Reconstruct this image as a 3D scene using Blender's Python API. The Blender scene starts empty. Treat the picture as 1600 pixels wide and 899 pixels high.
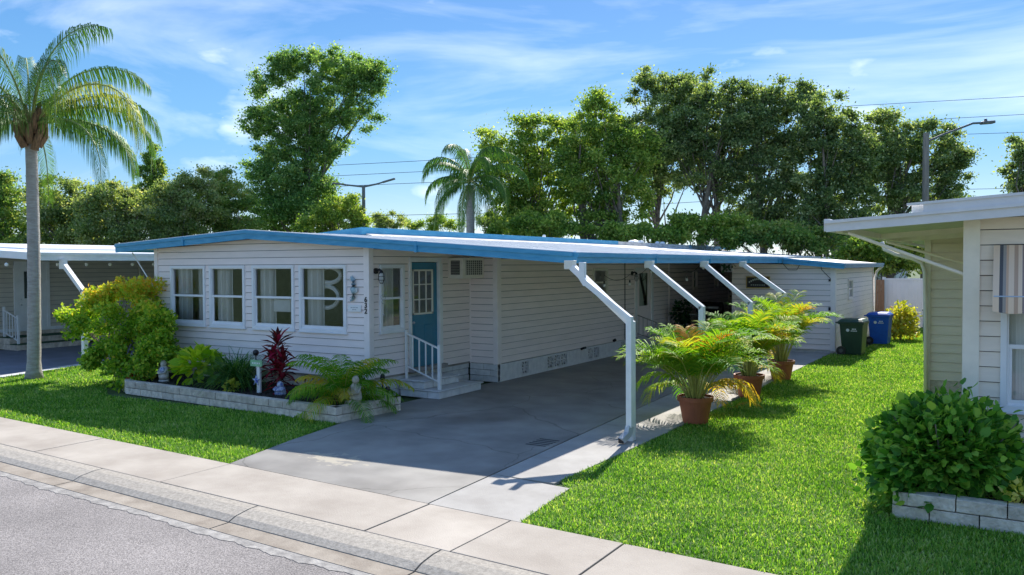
import bpy, math, random
import numpy as np
from mathutils import Vector, Matrix
random.seed(7); rng = np.random.default_rng(11)
PI = math.pi
S = bpy.context.scene; COL = S.collection
# ------------------------------------------------------------------ camera
RM = np.array([[0.85355959, 0.00946163, -0.52090931], [0.52096975, -0.02538903, 0.85319746], [-0.00515275, -0.99963287, -0.02660027]])
FPX = 1293.791; CAM = np.array([10.28891243, -11.7445851, 2.53])
cd = bpy.data.cameras.new('camera'); cam = bpy.data.objects.new('camera', cd); COL.objects.link(cam)
cd.sensor_width = 36; cd.lens = FPX / 1600 * 36; cd.clip_end = 3000; cd.clip_start = .1
M3 = Matrix([[RM[i][0], -RM[i][1], -RM[i][2]] for i in range(3)])
cam.matrix_world = Matrix.Translation(Vector(CAM)) @ M3.to_4x4()
S.camera = cam
# ------------------------------------------------------------------ world and sun
sunv = Vector((-.6, 3.0, 2.62)).normalized()
EL = math.asin(sunv.z)
SKYS = 2.15; SKYC = [(0, (.42, .56, .66)), (.14, (.09, .32, .60)), (.36, (.045, .205, .56))]
w = bpy.data.worlds.new('World'); S.world = w; w.use_nodes = True
nt = w.node_tree; nt.nodes.clear(); N = nt.nodes.new; Lk = nt.links.new
out = N('ShaderNodeOutputWorld'); bg = N('ShaderNodeBackground'); Lk(bg.outputs[0], out.inputs[0])
sky = N('ShaderNodeTexSky'); sky.sky_type = 'NISHITA'; sky.sun_disc = False
sky.sun_elevation = EL; sky.sun_rotation = math.atan2(sunv.x, sunv.y); sky.air_density = 1.0; sky.dust_density = .2; sky.ozone_density = 4
hs = N('ShaderNodeHueSaturation'); hs.inputs['Saturation'].default_value = 1.0; hs.inputs['Value'].default_value = 1.0
# the photograph's evenly blue sky: the Nishita sky blended with a plain horizon-to-zenith blue, the same in every direction
tc = N('ShaderNodeTexCoord'); sxz = N('ShaderNodeSeparateXYZ'); Lk(tc.outputs['Generated'], sxz.inputs[0])
gr = N('ShaderNodeValToRGB'); ge = gr.color_ramp.elements; gr.color_ramp.interpolation = 'EASE'; ge.new(.5)
for q, (ps_, c3) in zip(ge, SKYC): q.position = ps_; q.color = c3 + (1,)
Lk(sxz.outputs['Z'], gr.inputs[0]); gsc = N('ShaderNodeVectorMath'); gsc.operation = 'SCALE'; Lk(gr.outputs[0], gsc.inputs[0]); gsc.inputs['Scale'].default_value = SKYS
smx = N('ShaderNodeMixRGB'); smx.inputs[0].default_value = .90; Lk(sky.outputs[0], smx.inputs[1]); Lk(gsc.outputs[0], smx.inputs[2]); Lk(smx.outputs[0], hs.inputs['Color'])
mp = N('ShaderNodeMapping'); mp.inputs['Scale'].default_value = (1.1, 2.3, 5.5); mp.inputs['Rotation'].default_value = (.1, .45, .3)
Lk(tc.outputs['Generated'], mp.inputs[0])
n1 = N('ShaderNodeTexNoise'); n1.inputs['Scale'].default_value = 1.5; n1.inputs['Detail'].default_value = 9; n1.inputs['Roughness'].default_value = .55; n1.inputs['Distortion'].default_value = .7
Lk(mp.outputs[0], n1.inputs['Vector'])
r1 = N('ShaderNodeValToRGB'); r1.color_ramp.elements[0].position = .47; r1.color_ramp.elements[0].color = (0, 0, 0, 1); r1.color_ramp.elements[1].position = .82; r1.color_ramp.elements[1].color = (.36, .36, .36, 1)
Lk(n1.outputs[0], r1.inputs[0])
# small puffy clouds low in the sky
mp2 = N('ShaderNodeMapping'); mp2.inputs['Scale'].default_value = (3.2, 3.2, 8.5); Lk(tc.outputs['Generated'], mp2.inputs[0])
n2 = N('ShaderNodeTexNoise'); n2.inputs['Scale'].default_value = 1.7; n2.inputs['Detail'].default_value = 7; n2.inputs['Roughness'].default_value = .5
Lk(mp2.outputs[0], n2.inputs['Vector'])
r2 = N('ShaderNodeValToRGB'); r2.color_ramp.elements[0].position = .61; r2.color_ramp.elements[0].color = (0, 0, 0, 1); r2.color_ramp.elements[1].position = .76; r2.color_ramp.elements[1].color = (.40, .40, .40, 1)
Lk(n2.outputs[0], r2.inputs[0])
mx = N('ShaderNodeMath'); mx.operation = 'MAXIMUM'; Lk(r1.outputs[0], mx.inputs[0]); Lk(r2.outputs[0], mx.inputs[1])
cm = N('ShaderNodeMixRGB'); Lk(mx.outputs[0], cm.inputs[0]); Lk(hs.outputs[0], cm.inputs[1]); cm.inputs[2].default_value = (5.0, 4.9, 4.7, 1)
Lk(cm.outputs[0], bg.inputs[0]); bg.inputs[1].default_value = .13
sl = bpy.data.lights.new('sun', 'SUN'); sl.energy = 2.0; sl.angle = math.radians(.55); sl.color = (1, .95, .87)
so = bpy.data.objects.new('sun', sl); COL.objects.link(so); so.rotation_euler = sunv.to_track_quat('Z', 'Y').to_euler(); so.location = (-5, 20, 30)
S.view_settings.view_transform = 'Standard'; S.view_settings.look = 'None'; S.view_settings.exposure = 2.0; S.view_settings.gamma = 1
S.render.engine = 'CYCLES'

# ------------------------------------------------------------------ pixel helpers (only used to work out where things stand)
def ray(px, py): return RM @ np.array([px - 800, py - 449.5, FPX])
def gz(px, py, z=0): r = ray(px, py); return CAM + r * ((z - CAM[2]) / r[2])
def at(px, py, d): return CAM + ray(px, py) * (d / FPX)
def aty(px, py, y): r = ray(px, py); return CAM + r * ((y - CAM[1]) / r[1])
def atx(px, py, x): r = ray(px, py); return CAM + r * ((x - CAM[0]) / r[0])

# ------------------------------------------------------------------ materials
def lin(h):
    h = h.lstrip('#'); v = [int(h[i:i + 2], 16) / 255 for i in (0, 2, 4)]
    return tuple([(x / 12.92 if x < .04045 else ((x + .055) / 1.055) ** 2.4) for x in v] + [1])
MATS = {}
def mat(name, c, rough=.6, var=.12, scale=6, bump=0, bscale=60, metal=0, objvar=0, spec=.5, c2=None, attr=False, trans=0, stretch=None, detail=5, ramp=(.35, .65)):
    if name in MATS: return MATS[name]
    if isinstance(c, str): c = lin(c)
    c = tuple(c)[:3] + (1,)
    m = bpy.data.materials.new(name); m.use_nodes = True; t = m.node_tree; n = t.nodes.new; l = t.links.new
    b = t.nodes['Principled BSDF']; b.inputs['Roughness'].default_value = rough; b.inputs['Metallic'].default_value = metal; b.inputs['Specular IOR Level'].default_value = spec
    co = n('ShaderNodeTexCoord'); src = co.outputs['Object']
    if stretch:
        mpn = n('ShaderNodeMapping'); mpn.inputs['Scale'].default_value = stretch; l(src, mpn.inputs[0]); src = mpn.outputs[0]
    no = n('ShaderNodeTexNoise'); no.inputs['Scale'].default_value = scale; no.inputs['Detail'].default_value = detail; no.inputs['Roughness'].default_value = .6; l(src, no.inputs['Vector'])
    if c2 is None:
        a = tuple(x * (1 - var) for x in c[:3]) + (1,); d = tuple(min(1, x * (1 + var)) for x in c[:3]) + (1,)
    else:
        a = c; d = lin(c2) if isinstance(c2, str) else tuple(c2)[:3] + (1,)
    rp = n('ShaderNodeValToRGB'); rp.color_ramp.elements[0].position = ramp[0]; rp.color_ramp.elements[1].position = ramp[1]; rp.color_ramp.elements[0].color = a; rp.color_ramp.elements[1].color = d
    l(no.outputs[0], rp.inputs[0]); cur = rp.outputs[0]
    if objvar:
        oi = n('ShaderNodeObjectInfo'); mr = n('ShaderNodeMapRange'); mr.inputs[3].default_value = 1 - objvar; mr.inputs[4].default_value = 1 + objvar; l(oi.outputs['Random'], mr.inputs[0])
        vm = n('ShaderNodeVectorMath'); vm.operation = 'SCALE'; l(cur, vm.inputs[0]); l(mr.outputs[0], vm.inputs['Scale']); cur = vm.outputs[0]
    l(cur, b.inputs['Base Color'])
    if bump:
        nb = n('ShaderNodeTexNoise'); nb.inputs['Scale'].default_value = bscale; nb.inputs['Detail'].default_value = 4; l(src, nb.inputs['Vector'])
        bm = n('ShaderNodeBump'); bm.inputs['Strength'].default_value = bump; bm.inputs['Distance'].default_value = .02; l(nb.outputs[0], bm.inputs['Height']); l(bm.outputs[0], b.inputs['Normal'])
    MATS[name] = m; m['b'] = 1
    return m
def leafmat(name, cols, rough=.5, trans=.35, spec=.25):
    """leaf colours chosen per leaf from a random attribute; thin translucent leaves"""
    m = bpy.data.materials.new(name); m.use_nodes = True; t = m.node_tree; n = t.nodes.new; l = t.links.new
    b = t.nodes['Principled BSDF']; b.inputs['Roughness'].default_value = rough; b.inputs['Specular IOR Level'].default_value = spec
    at_ = n('ShaderNodeAttribute'); at_.attribute_name = 'rnd'
    oi = n('ShaderNodeObjectInfo'); ad = n('ShaderNodeMath'); ad.operation = 'MULTIPLY_ADD'; l(oi.outputs['Random'], ad.inputs[0]); ad.inputs[1].default_value = .12; l(at_.outputs['Fac'], ad.inputs[2])
    rp = n('ShaderNodeValToRGB'); e = rp.color_ramp.elements
    k = len(cols)
    while len(e) < k: e.new(.5)
    for i, c in enumerate(cols): e[i].position = i / max(1, k - 1); e[i].color = lin(c) if isinstance(c, str) else tuple(c) + (1,)
    l(ad.outputs[0], rp.inputs[0]); l(rp.outputs[0], b.inputs['Base Color'])
    tr = n('ShaderNodeBsdfTranslucent'); vm = n('ShaderNodeVectorMath'); vm.operation = 'MULTIPLY'; l(rp.outputs[0], vm.inputs[0]); vm.inputs[1].default_value = (1.6, 1.6, .6); l(vm.outputs[0], tr.inputs[0])
    ms = n('ShaderNodeMixShader'); ms.inputs[0].default_value = trans; o = t.nodes['Material Output']
    l(b.outputs[0], ms.inputs[1]); l(tr.outputs[0], ms.inputs[2]); l(ms.outputs[0], o.inputs[0])
    return m
def glassmat(name, tint=(.95, .97, .98), refl=1.0):
    m = bpy.data.materials.new(name); m.use_nodes = True; t = m.node_tree; n = t.nodes.new; l = t.links.new
    for x in list(t.nodes):
        if x.type != 'OUTPUT_MATERIAL': t.nodes.remove(x)
    o = t.nodes['Material Output']; tr = n('ShaderNodeBsdfTransparent'); tr.inputs[0].default_value = tint + (1,)
    g = n('ShaderNodeBsdfGlossy'); g.inputs['Roughness'].default_value = .02; g.inputs[0].default_value = (.95, .97, 1, 1)
    f = n('ShaderNodeFresnel'); f.inputs[0].default_value = 1.55; mu = n('ShaderNodeMath'); mu.operation = 'MULTIPLY'; mu.inputs[1].default_value = 1.6 * refl; mu.use_clamp = True; l(f.outputs[0], mu.inputs[0])
    ms = n('ShaderNodeMixShader'); l(mu.outputs[0], ms.inputs[0]); l(tr.outputs[0], ms.inputs[1]); l(g.outputs[0], ms.inputs[2]); l(ms.outputs[0], o.inputs[0])
    return m
siding = mat('lavender_grey_siding', (.90, .785, .74), .5, .04, 3, bump=.06, bscale=40, objvar=.025, stretch=(.6, .6, 4))
trimgrey = mat('grey_trim', (.91, .81, .77), .5, .04)
whitep = mat('white_paint', (.80, .80, .79), .4, .05, 5)
whitev = mat('white_vinyl', (.82, .82, .83), .35, .03, 2)
creamp = mat('cream_paint', (.78, .74, .64), .45, .05, 5)
bluef = mat('blue_fascia', (.03, .27, .48), .45, .10, 3, c2=(.075, .35, .56), stretch=(1, 1, 6), bump=.03)
blued = mat('blue_door', (.018, .19, .31), .35, .06, 4)
roofw = mat('white_roof_coating', (.74, .74, .73), .55, .09, 1.2, bump=.08, bscale=8)
roofdirty = mat('weathered_roof_edge', (.34, .33, .32), .8, 0, 5, c2=(.72, .71, .69), bump=.2, stretch=(1, .5, 5))
soffit = mat('soffit_paint', (.62, .62, .58), .6, .05)
blockm = mat('split_face_block', (.48, .41, .33), .85, 0, 9, bump=.9, bscale=28, objvar=.16, c2=(.72, .63, .52))
blockw = mat('white_painted_block', (.62, .62, .62), .7, 0, 7, bump=.5, bscale=30, objvar=.06, c2=(.74, .74, .73))
capm = mat('step_cap', (.60, .60, .60), .7, .12, 8, bump=.2)
mortar = mat('mortar_dark', (.20, .19, .18), .9, .2)
conc = mat('cream_concrete', (.32, .275, .228), .85, 0, 1.1, c2=(.43, .38, .32), bump=.25, bscale=70, objvar=.06, detail=9)
conc2 = mat('strip_concrete', (.30, .28, .255), .85, 0, 1.4, c2=(.40, .38, .35), bump=.2, bscale=70, objvar=.05, detail=9)
curbm = mat('curb_concrete', (.30, .265, .22), .9, 0, 26, c2=(.46, .41, .34), bump=.25, bscale=70, objvar=.05, detail=10)
gutm = mat('gutter_concrete', (.22, .18, .14), .9, 0, 3, c2=(.36, .31, .25), bump=.3, bscale=60, objvar=.04, detail=10)
black = mat('black_paint', (.012, .012, .014), .4, .1)
dark = mat('dark_lap_shade', (.035, .035, .035), .9, .2)  # sheet behind the siding; shade of the lap gaps put into its colour
curtain = mat('white_curtain', (.85, .83, .80), .8, .08, 3, stretch=(14, 14, .5))
steel = mat('brushed_metal', (.55, .56, .57), .35, .08, metal=.6)
glass = glassmat('window_glass'); glassd = glassmat('door_glass', (.5, .62, .55), 1.1)
bulbm = mat('bulb_white', (.85, .84, .8), .2, .02)
terra = mat('terracotta', lin('#a05a3c'), .6, .12, 5, bump=.1)
soil = mat('dark_mulch', (.022, .017, .013), .95, .5, 30, bump=1, bscale=60)
wood = mat('brown_board', (.32, .18, .10), .75, .18, 5, stretch=(8, 8, .6))
bark = mat('oak_bark', (.17, .145, .12), .9, .35, 5, bump=.7, bscale=20)
barkp = mat('palm_bark', (.30, .275, .245), .85, 0, 4, c2=(.42, .40, .37), bump=.7, bscale=14, stretch=(1.5, 1.5, 6))
stone = mat('carved_stone', (.42, .38, .30), .85, .25, 14, bump=.5, bscale=50)
beige = mat('beige_siding', (.86, .73, .60), .5, .05, 3, bump=.05, objvar=.02, stretch=(.6, .6, 4))
beiget = mat('beige_trim', (.88, .79, .66), .5, .04)
pinkw = mat('pinkish_white_fascia', (.72, .69, .68), .45, .04)
taupe = mat('taupe_siding', (.60, .55, .46), .55, .06, 3, objvar=.03, stretch=(.6, .6, 4))
whiteroof = mat('bright_white_metal', (.84, .84, .84), .4, .03)
carpet = mat('green_carpet', (.035, .085, .04), .95, .3, 30, bump=.4)
poleg = mat('weathered_pole', (.24, .22, .19), .85, .2, 4, stretch=(3, 3, .4))
polegr = mat('grey_green_pole', (.12, .14, .15), .5, .1)
wirem = mat('wire_black', (.05, .055, .07), .6, .05)

# ------------------------------------------------------------------ mesh helpers
class MB:
    def __init__(s): s.v = []; s.f = []
    def add(s, vs, fs):
        o = len(s.v); s.v += [tuple(map(float, p)) for p in vs]; s.f += [tuple(i + o for i in f) for f in fs]; return s
    def quad(s, a, b, c, d): return s.add([a, b, c, d], [(0, 1, 2, 3)])
    def hexa(s, p): return s.add(p, [(0, 3, 2, 1), (4, 5, 6, 7), (0, 1, 5, 4), (1, 2, 6, 5), (2, 3, 7, 6), (3, 0, 4, 7)])
    def box(s, a, b):
        x0, y0, z0 = a; x1, y1, z1 = b
        return s.hexa([(x0, y0, z0), (x1, y0, z0), (x1, y1, z0), (x0, y1, z0), (x0, y0, z1), (x1, y0, z1), (x1, y1, z1), (x0, y1, z1)])
    def tube(s, pts, rad, n=8, cap=True):
        pts = [Vector(p) for p in pts]; k = len(pts)
        if not hasattr(rad, '__len__'): rad = [rad] * k
        o = len(s.v); up = None
        for i, p in enumerate(pts):
            d = (pts[min(i + 1, k - 1)] - pts[max(i - 1, 0)]).normalized()
            if up is None: up = Vector((0, 0, 1)) if abs(d.z) < .9 else Vector((1, 0, 0))
            a = d.cross(up).normalized(); b = d.cross(a).normalized(); up = -b if False else up
            for j in range(n):
                t = 2 * PI * j / n; s.v.append(tuple(p + (a * math.cos(t) + b * math.sin(t)) * rad[i]))
        for i in range(k - 1):
            for j in range(n):
                a = o + i * n + j; b = o + i * n + (j + 1) % n; s.f.append((a, b, b + n, a + n))
        if cap: s.f.append(tuple(o + j for j in range(n))[::-1]); s.f.append(tuple(o + (k - 1) * n + j for j in range(n)))
        return s
    def beam(s, p, q, wd, ht, up=(0, 0, 1)):
        p = Vector(p); q = Vector(q); d = (q - p).normalized(); u = Vector(up)
        if abs(d.dot(u)) > .99: u = Vector((0, 1, 0)) if abs(d.y) < .9 else Vector((1, 0, 0))
        a = d.cross(u).normalized() * wd / 2; b = a.cross(d).normalized() * ht / 2
        return s.hexa([p - a - b, p + a - b, q + a - b, q - a - b, p - a + b, p + a + b, q + a + b, q - a + b])
    def lathe(s, c, prof, n=20, sx=1, sy=1):
        o = len(s.v); k = len(prof)
        for r, z in prof:
            for j in range(n):
                t = 2 * PI * j / n; s.v.append((c[0] + r * math.cos(t) * sx, c[1] + r * math.sin(t) * sy, c[2] + z))
        for i in range(k - 1):
            for j in range(n):
                a = o + i * n + j; b = o + i * n + (j + 1) % n; s.f.append((a, b, b + n, a + n))
        s.f.append(tuple(o + j for j in range(n))[::-1]); s.f.append(tuple(o + (k - 1) * n + j for j in range(n)))
        return s
    def prism(s, poly, z0, z1):
        n = len(poly); s.add([(x, y, z0) for x, y in poly] + [(x, y, z1) for x, y in poly], [tuple(range(n))[::-1], tuple(range(n, 2 * n))] + [(i, (i + 1) % n, (i + 1) % n + n, i + n) for i in range(n)]); return s
    def ball(s, c, r, n=10, m=6, sc=(1, 1, 1)):
        prof = [(max(1e-3, r * math.sin(PI * i / m)), -r * math.cos(PI * i / m) * sc[2]) for i in range(m + 1)]
        return s.lathe(c, prof, n, sc[0], sc[1])
    def build(s, name, m, parent=None, smooth=False, bevel=0):
        me = bpy.data.meshes.new(name); me.from_pydata(s.v, [], s.f); me.update()
        if m: me.materials.append(m)
        if smooth: me.shade_smooth()
        o = bpy.data.objects.new(name, me); COL.objects.link(o)
        if parent: o.parent = parent; o.matrix_parent_inverse = Matrix.Translation(-Vector(worldloc(parent)))
        if bevel:
            b = o.modifiers.new('bevel', 'BEVEL'); b.width = bevel; b.segments = 2; b.limit_method = 'ANGLE'
        return o
def worldloc(o):
    v = Vector(o.location)
    # parents here are unrotated; children made in world space
    return WL.get(o.name, (0, 0, 0))
WL = {}
def thing(name, label, cat, loc=(0, 0, 0), group=None, kind=None):
    o = bpy.data.objects.new(name, None); COL.objects.link(o); o.location = Vector([float(x) for x in loc]); o.empty_display_size = .2
    WL[o.name] = tuple(o.location)
    if kind: o['kind'] = kind
    if label: tag(o, label, cat, group)
    return o
def tag(o, label, cat, group=None, kind=None):
    if label: o['label'] = label
    if cat: o['category'] = cat
    if group: o['group'] = group
    if kind: o['kind'] = kind
    return o
def nmesh(name, V, F, m, parent=None, rnd=None, smooth=False):
    """fast mesh from numpy: V (n,3), F (k,3 or 4), rnd one value per vertex"""
    V = np.asarray(V, np.float32); F = np.asarray(F, np.int32)
    me = bpy.data.meshes.new(name); me.vertices.add(len(V)); me.vertices.foreach_set('co', V.ravel())
    c = F.shape[1]; me.loops.add(F.size); me.loops.foreach_set('vertex_index', F.ravel())
    me.polygons.add(len(F)); me.polygons.foreach_set('loop_start', np.arange(0, F.size, c, dtype=np.int32)); me.polygons.foreach_set('loop_total', np.full(len(F), c, np.int32))
    me.update(calc_edges=True)
    if rnd is not None:
        a = me.attributes.new('rnd', 'FLOAT', 'POINT'); a.data.foreach_set('value', np.asarray(rnd, np.float32))
    me.materials.append(m)
    if smooth: me.shade_smooth()
    o = bpy.data.objects.new(name, me); COL.objects.link(o)
    if parent: o.parent = parent; o.matrix_parent_inverse = Matrix.Translation(-Vector(worldloc(parent)))
    return o
def norm(a): return a / np.maximum(1e-9, np.linalg.norm(a, axis=-1, keepdims=True))
LEAF = np.array([(0, 0, 0), (.45, .32, .05), (1, 0, -.08), (.45, -.32, .05)])            # x length, y width, z normal
LEAFT = np.array([(0, 1, 2), (0, 2, 3)])
BROAD = np.array([(0, 0, 0), (.25, .27, .04), (.6, .3, .02), (1, 0, -.12), (.6, -.3, .02), (.25, -.27, .04), (.42, 0, -.04)])
BROADT = np.array([(0, 1, 6), (1, 2, 6), (2, 3, 6), (3, 4, 6), (4, 5, 6), (5, 0, 6)])
def leafarr(P, D, Nn, size, tmpl, tris, wscale=1.0):
    D = norm(D); Y = norm(np.cross(Nn, D)); Z = np.cross(D, Y); size = np.asarray(size).reshape(-1, 1, 1)
    V = P[:, None, :] + size * (tmpl[None, :, 0:1] * D[:, None, :] + wscale * tmpl[None, :, 1:2] * Y[:, None, :] + tmpl[None, :, 2:3] * Z[:, None, :])
    k = len(tmpl); F = tris[None] + (np.arange(len(P)) * k)[:, None, None]
    return V.reshape(-1, 3), F.reshape(-1, 3)
def rdir(n): return norm(rng.normal(size=(n, 3)))
def leaves(name, P, m, parent, size=.12, tmpl=LEAF, tris=LEAFT, up=.5, rnd=None, out=None, wscale=1.0, droop=0.):
    n = len(P); Nn = rdir(n) + np.array([0, 0, up]);
    D = rdir(n)
    if out is not None: D = D * .7 + out; Nn = Nn + out * .3
    D = D + np.array([0, 0, -droop])
    sz = size * rng.uniform(.6, 1.35, n)
    V, F = leafarr(P, D, norm(Nn), sz, tmpl, tris, wscale)
    r = rng.random(n) if rnd is None else rnd
    return nmesh(name, V, F, m, parent, np.repeat(np.clip(r, 0, 1), len(tmpl)))
def clumps(centres, radii, per, shell=.55):
    """points through many soft clumps"""
    C0 = np.repeat(centres, per, axis=0); R0 = np.repeat(radii, per, axis=0)
    d = rdir(len(C0)); r = rng.random(len(C0)) ** shell
    return C0 + d * R0 * r[:, None], d

# ------------------------------------------------------------------ siding walls
def local(O, U, Nn):
    return lambda u, n, z: (O[0] + U[0] * u + Nn[0] * n, O[1] + U[1] * u + Nn[1] * n, z)
def bx(mb, L, u0, u1, n0, n1, z0, z1):
    return mb.hexa([L(u0, n1, z0), L(u1, n1, z0), L(u1, n0, z0), L(u0, n0, z0), L(u0, n1, z1), L(u1, n1, z1), L(u1, n0, z1), L(u0, n0, z1)])
def interp(top, u):
    for (a, za), (b, zb) in zip(top[:-1], top[1:]):
        if a - 1e-6 <= u <= b + 1e-6: return za + (zb - za) * (u - a) / (b - a)
    return top[-1][1]
def strip(mb, L, za, zb, top, openings, off0, off1, u0, u1):
    bps = sorted(set([u0, u1] + [t[0] for t in top if u0 < t[0] < u1] + [x for o in openings for x in o[:2] if u0 < x < u1]))
    for a, b in zip(bps[:-1], bps[1:]):
        m = (a + b) / 2; rs = [(za, zb)]
        for (ua, ub, oa, ob) in openings:
            if ua < m < ub:
                nr = []
                for (p, q) in rs:
                    if ob <= p or oa >= q: nr.append((p, q))
                    else:
                        if p < oa: nr.append((p, oa))
                        if ob < q: nr.append((ob, q))
                rs = nr
        for p, q in rs:
            ta, tb = interp(top, a), interp(top, b)
            q0, q1 = min(q, ta), min(q, tb)
            if q0 <= p + 1e-3 and q1 <= p + 1e-3: continue
            q0 = max(q0, p); q1 = max(q1, p)
            f = lambda z: off0 + (off1 - off0) * (z - za) / (zb - za)
            mb.quad(L(a, f(p), p), L(b, f(p), p), L(b, f(q1), q1), L(a, f(q0), q0))
            if off0 > .005 and True:
                mb.quad(L(a, 0, p), L(b, 0, p), L(b, f(p), p), L(a, f(p), p))
def islands(mb):
    key = {}; idx = [key.setdefault(tuple(round(c, 4) for c in v), len(key)) for v in mb.v]; par = list(range(len(key)))
    def find(a):
        while par[a] != a: par[a] = par[par[a]]; a = par[a]
        return a
    for f in mb.f:
        for i in f[1:]: par[find(idx[i])] = find(idx[f[0]])
    pts = list(key); groups = {}
    for f in mb.f: groups.setdefault(find(idx[f[0]]), []).append(tuple(idx[i] for i in f))
    res = []
    for g in groups.values():
        m_ = MB(); u = {}
        for f in g: m_.f.append(tuple(u.setdefault(i, len(u)) for i in f))
        m_.v = [pts[i] for i in u]; res.append(m_)
    return res
def lapwall(parent, O, U, Nn, length, z0, top, openings=(), m=siding, expo=.143, core=dark):
    L = local(O, U, Nn); zt = max(t[1] for t in top); k = 0
    while z0 + k * expo < zt:
        mb = MB(); strip(mb, L, z0 + k * expo, min(z0 + (k + 1) * expo - .009, zt), top, openings, .020, .002, 0, length)
        for part in islands(mb): part.build('siding_board', m, parent)
        k += 1
    mb = MB(); strip(mb, L, z0, zt, top, openings, -.012, -.012, 0, length); mb.build('wall', core, parent)
def window(parent, L, u0, u1, z0, z1, fm=whitev, sash=whitev, pane=glass, curt=None, trim=.055, low=True, deep=.12, label=None, split=.5, rings=False):
    mb = MB(); t = trim
    for a in ((u0, u1, z1 - t, z1), (u0, u1, z0, z0 + t), (u0, u0 + t, z0 + t, z1 - t), (u1 - t, u1, z0 + t, z1 - t)): bx(mb, L, a[0], a[1], -.02, .045, a[2], a[3])
    i = .018; a0, a1, b0, b1 = u0 + t, u1 - t, z0 + t, z1 - t
    for a in ((a0, a1, b1 - i, b1), (a0, a1, b0, b0 + i), (a0, a0 + i, b0 + i, b1 - i), (a1 - i, a1, b0 + i, b1 - i)): bx(mb, L, a[0], a[1], -.03, .030, a[2], a[3])
    bx(mb, L, u0 - .02, u1 + .02, .0, .06, z0 - .025, z0 - .001)
    fr = mb.build('window', fm, parent, bevel=.004)
    if label: fr['label'] = label
    a0 += i; a1 -= i; b0 += i; b1 -= i; zm = b0 + (b1 - b0) * split; s = .022
    mb = MB(); bx(mb, L, a0, a1, -.02, .020, zm - s, zm + s)
    if low:
        for a in ((a0, a1, b0, b0 + .045), (a0, a0 + .03, b0 + .045, zm - s), (a1 - .03, a1, b0 + .045, zm - s)): bx(mb, L, a[0], a[1], -.02, .010, a[2], a[3])
    mb.build('sash', sash, fr)
    for (c0, c1, nn) in ((b0, zm, -.006), (zm, b1, -.014)):
        mb = MB(); mb.quad(L(a0, nn, c0), L(a1, nn, c0), L(a1, nn, c1), L(a0, nn, c1)); mb.build('pane', pane, fr)
    if curt:
        for (ca, cb) in curt:
            mb = MB(); n = 26; xa = a0 + (a1 - a0) * ca; xb = a0 + (a1 - a0) * cb
            for j in range(n):
                p = [xa + (xb - xa) * q / n for q in (j, j + 1)]; dd = [-.14 + .03 * math.sin(q * 1.9 + ca * 9) for q in (j, j + 1)]
                mb.quad(L(p[0], dd[0], b0 - .1), L(p[1], dd[1], b0 - .1), L(p[1], dd[1], b1 + .05), L(p[0], dd[0], b1 + .05))
            mb.build('curtain', curtain, fr, smooth=True)
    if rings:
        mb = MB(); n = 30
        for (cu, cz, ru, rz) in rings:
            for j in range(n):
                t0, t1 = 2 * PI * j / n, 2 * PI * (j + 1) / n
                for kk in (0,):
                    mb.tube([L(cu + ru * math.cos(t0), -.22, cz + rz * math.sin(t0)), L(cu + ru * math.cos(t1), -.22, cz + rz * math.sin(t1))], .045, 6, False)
        mb.build('reflection_rings', whitep, fr)  # white tubes behind the pane, shaped as a pale reflection in the glass
    return fr
def blockrow(parent, L, u0, u1, z, h, m, ln=.4, dep=.12, proud=0., off=0., gap=.010, cut=()):
    u = u0 - off
    while u < u1 - .02:
        a = max(u, u0) + gap / 2; b = min(u + ln, u1) - gap / 2; u += ln
        if b - a < .04: continue
        if any(c0 < (a + b) / 2 < c1 for c0, c1 in cut): continue
        j = random.uniform(-.005, .005); mb = MB(); n0 = proud + j
        p = [L(a, n0, z + gap / 2), L(b, n0 + random.uniform(-.004, .004), z + gap / 2), L(b, n0 - dep, z + gap / 2), L(a, n0 - dep, z + gap / 2),
             L(a, n0 + random.uniform(-.004, .004), z + h - gap / 2), L(b, n0, z + h - gap / 2), L(b, n0 - dep, z + h - gap / 2), L(a, n0 - dep, z + h - gap / 2)]
        mb.hexa(p); mb.build('block', m, parent, bevel=.006)

# ================================================================== GROUND, STREET
ST = -.045
def sb(x): return -4.53 + ST * x      # back edge of the sidewalk
groundm = mat('lawn_soil', (.05, .085, .02), .95, .4, 8, bump=.6, bscale=50, c2=(.07, .11, .03))
def sheet(name, poly, z, m, kind='structure', parent=None):
    mb = MB(); mb.add([(x, y, z) for x, y in poly], [tuple(range(len(poly)))]); o = mb.build(name, m, parent)
    if kind: o['kind'] = kind
    return o
def grid_sheet(name, x0, x1, y0, y1, z, m):
    return sheet(name, [(x0, y0), (x1, y0), (x1, y1), (x0, y1)], z, m)
grid_sheet('ground', -1500, 1500, -1500, 1500, -.16, groundm)
mb = MB(); mb.prism([(-60, sb(-60) - 1.0), (60, sb(60) - 1.0), (60, 120), (-60, 120)], -.158, -.03)
o = mb.build('lawn_soil', groundm); o['kind'] = 'structure'
asph = bpy.data.materials.new('asphalt'); asph.use_nodes = True; t = asph.node_tree; n = t.nodes.new; l = t.links.new; b = t.nodes['Principled BSDF']; b.inputs['Roughness'].default_value = .9
co = n('ShaderNodeTexCoord'); no = n('ShaderNodeTexNoise'); no.inputs['Scale'].default_value = 95; no.inputs['Detail'].default_value = 3; l(co.outputs['Object'], no.inputs[0])
no2 = n('ShaderNodeTexNoise'); no2.inputs['Scale'].default_value = .9; no2.inputs['Detail'].default_value = 8; l(co.outputs['Object'], no2.inputs[0])
rp = n('ShaderNodeValToRGB'); rp.color_ramp.elements[0].position = .35; rp.color_ramp.elements[0].color = (.12, .107, .10, 1); rp.color_ramp.elements[1].position = .68; rp.color_ramp.elements[1].color = (.40, .36, .335, 1); l(no.outputs[0], rp.inputs[0])
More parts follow.
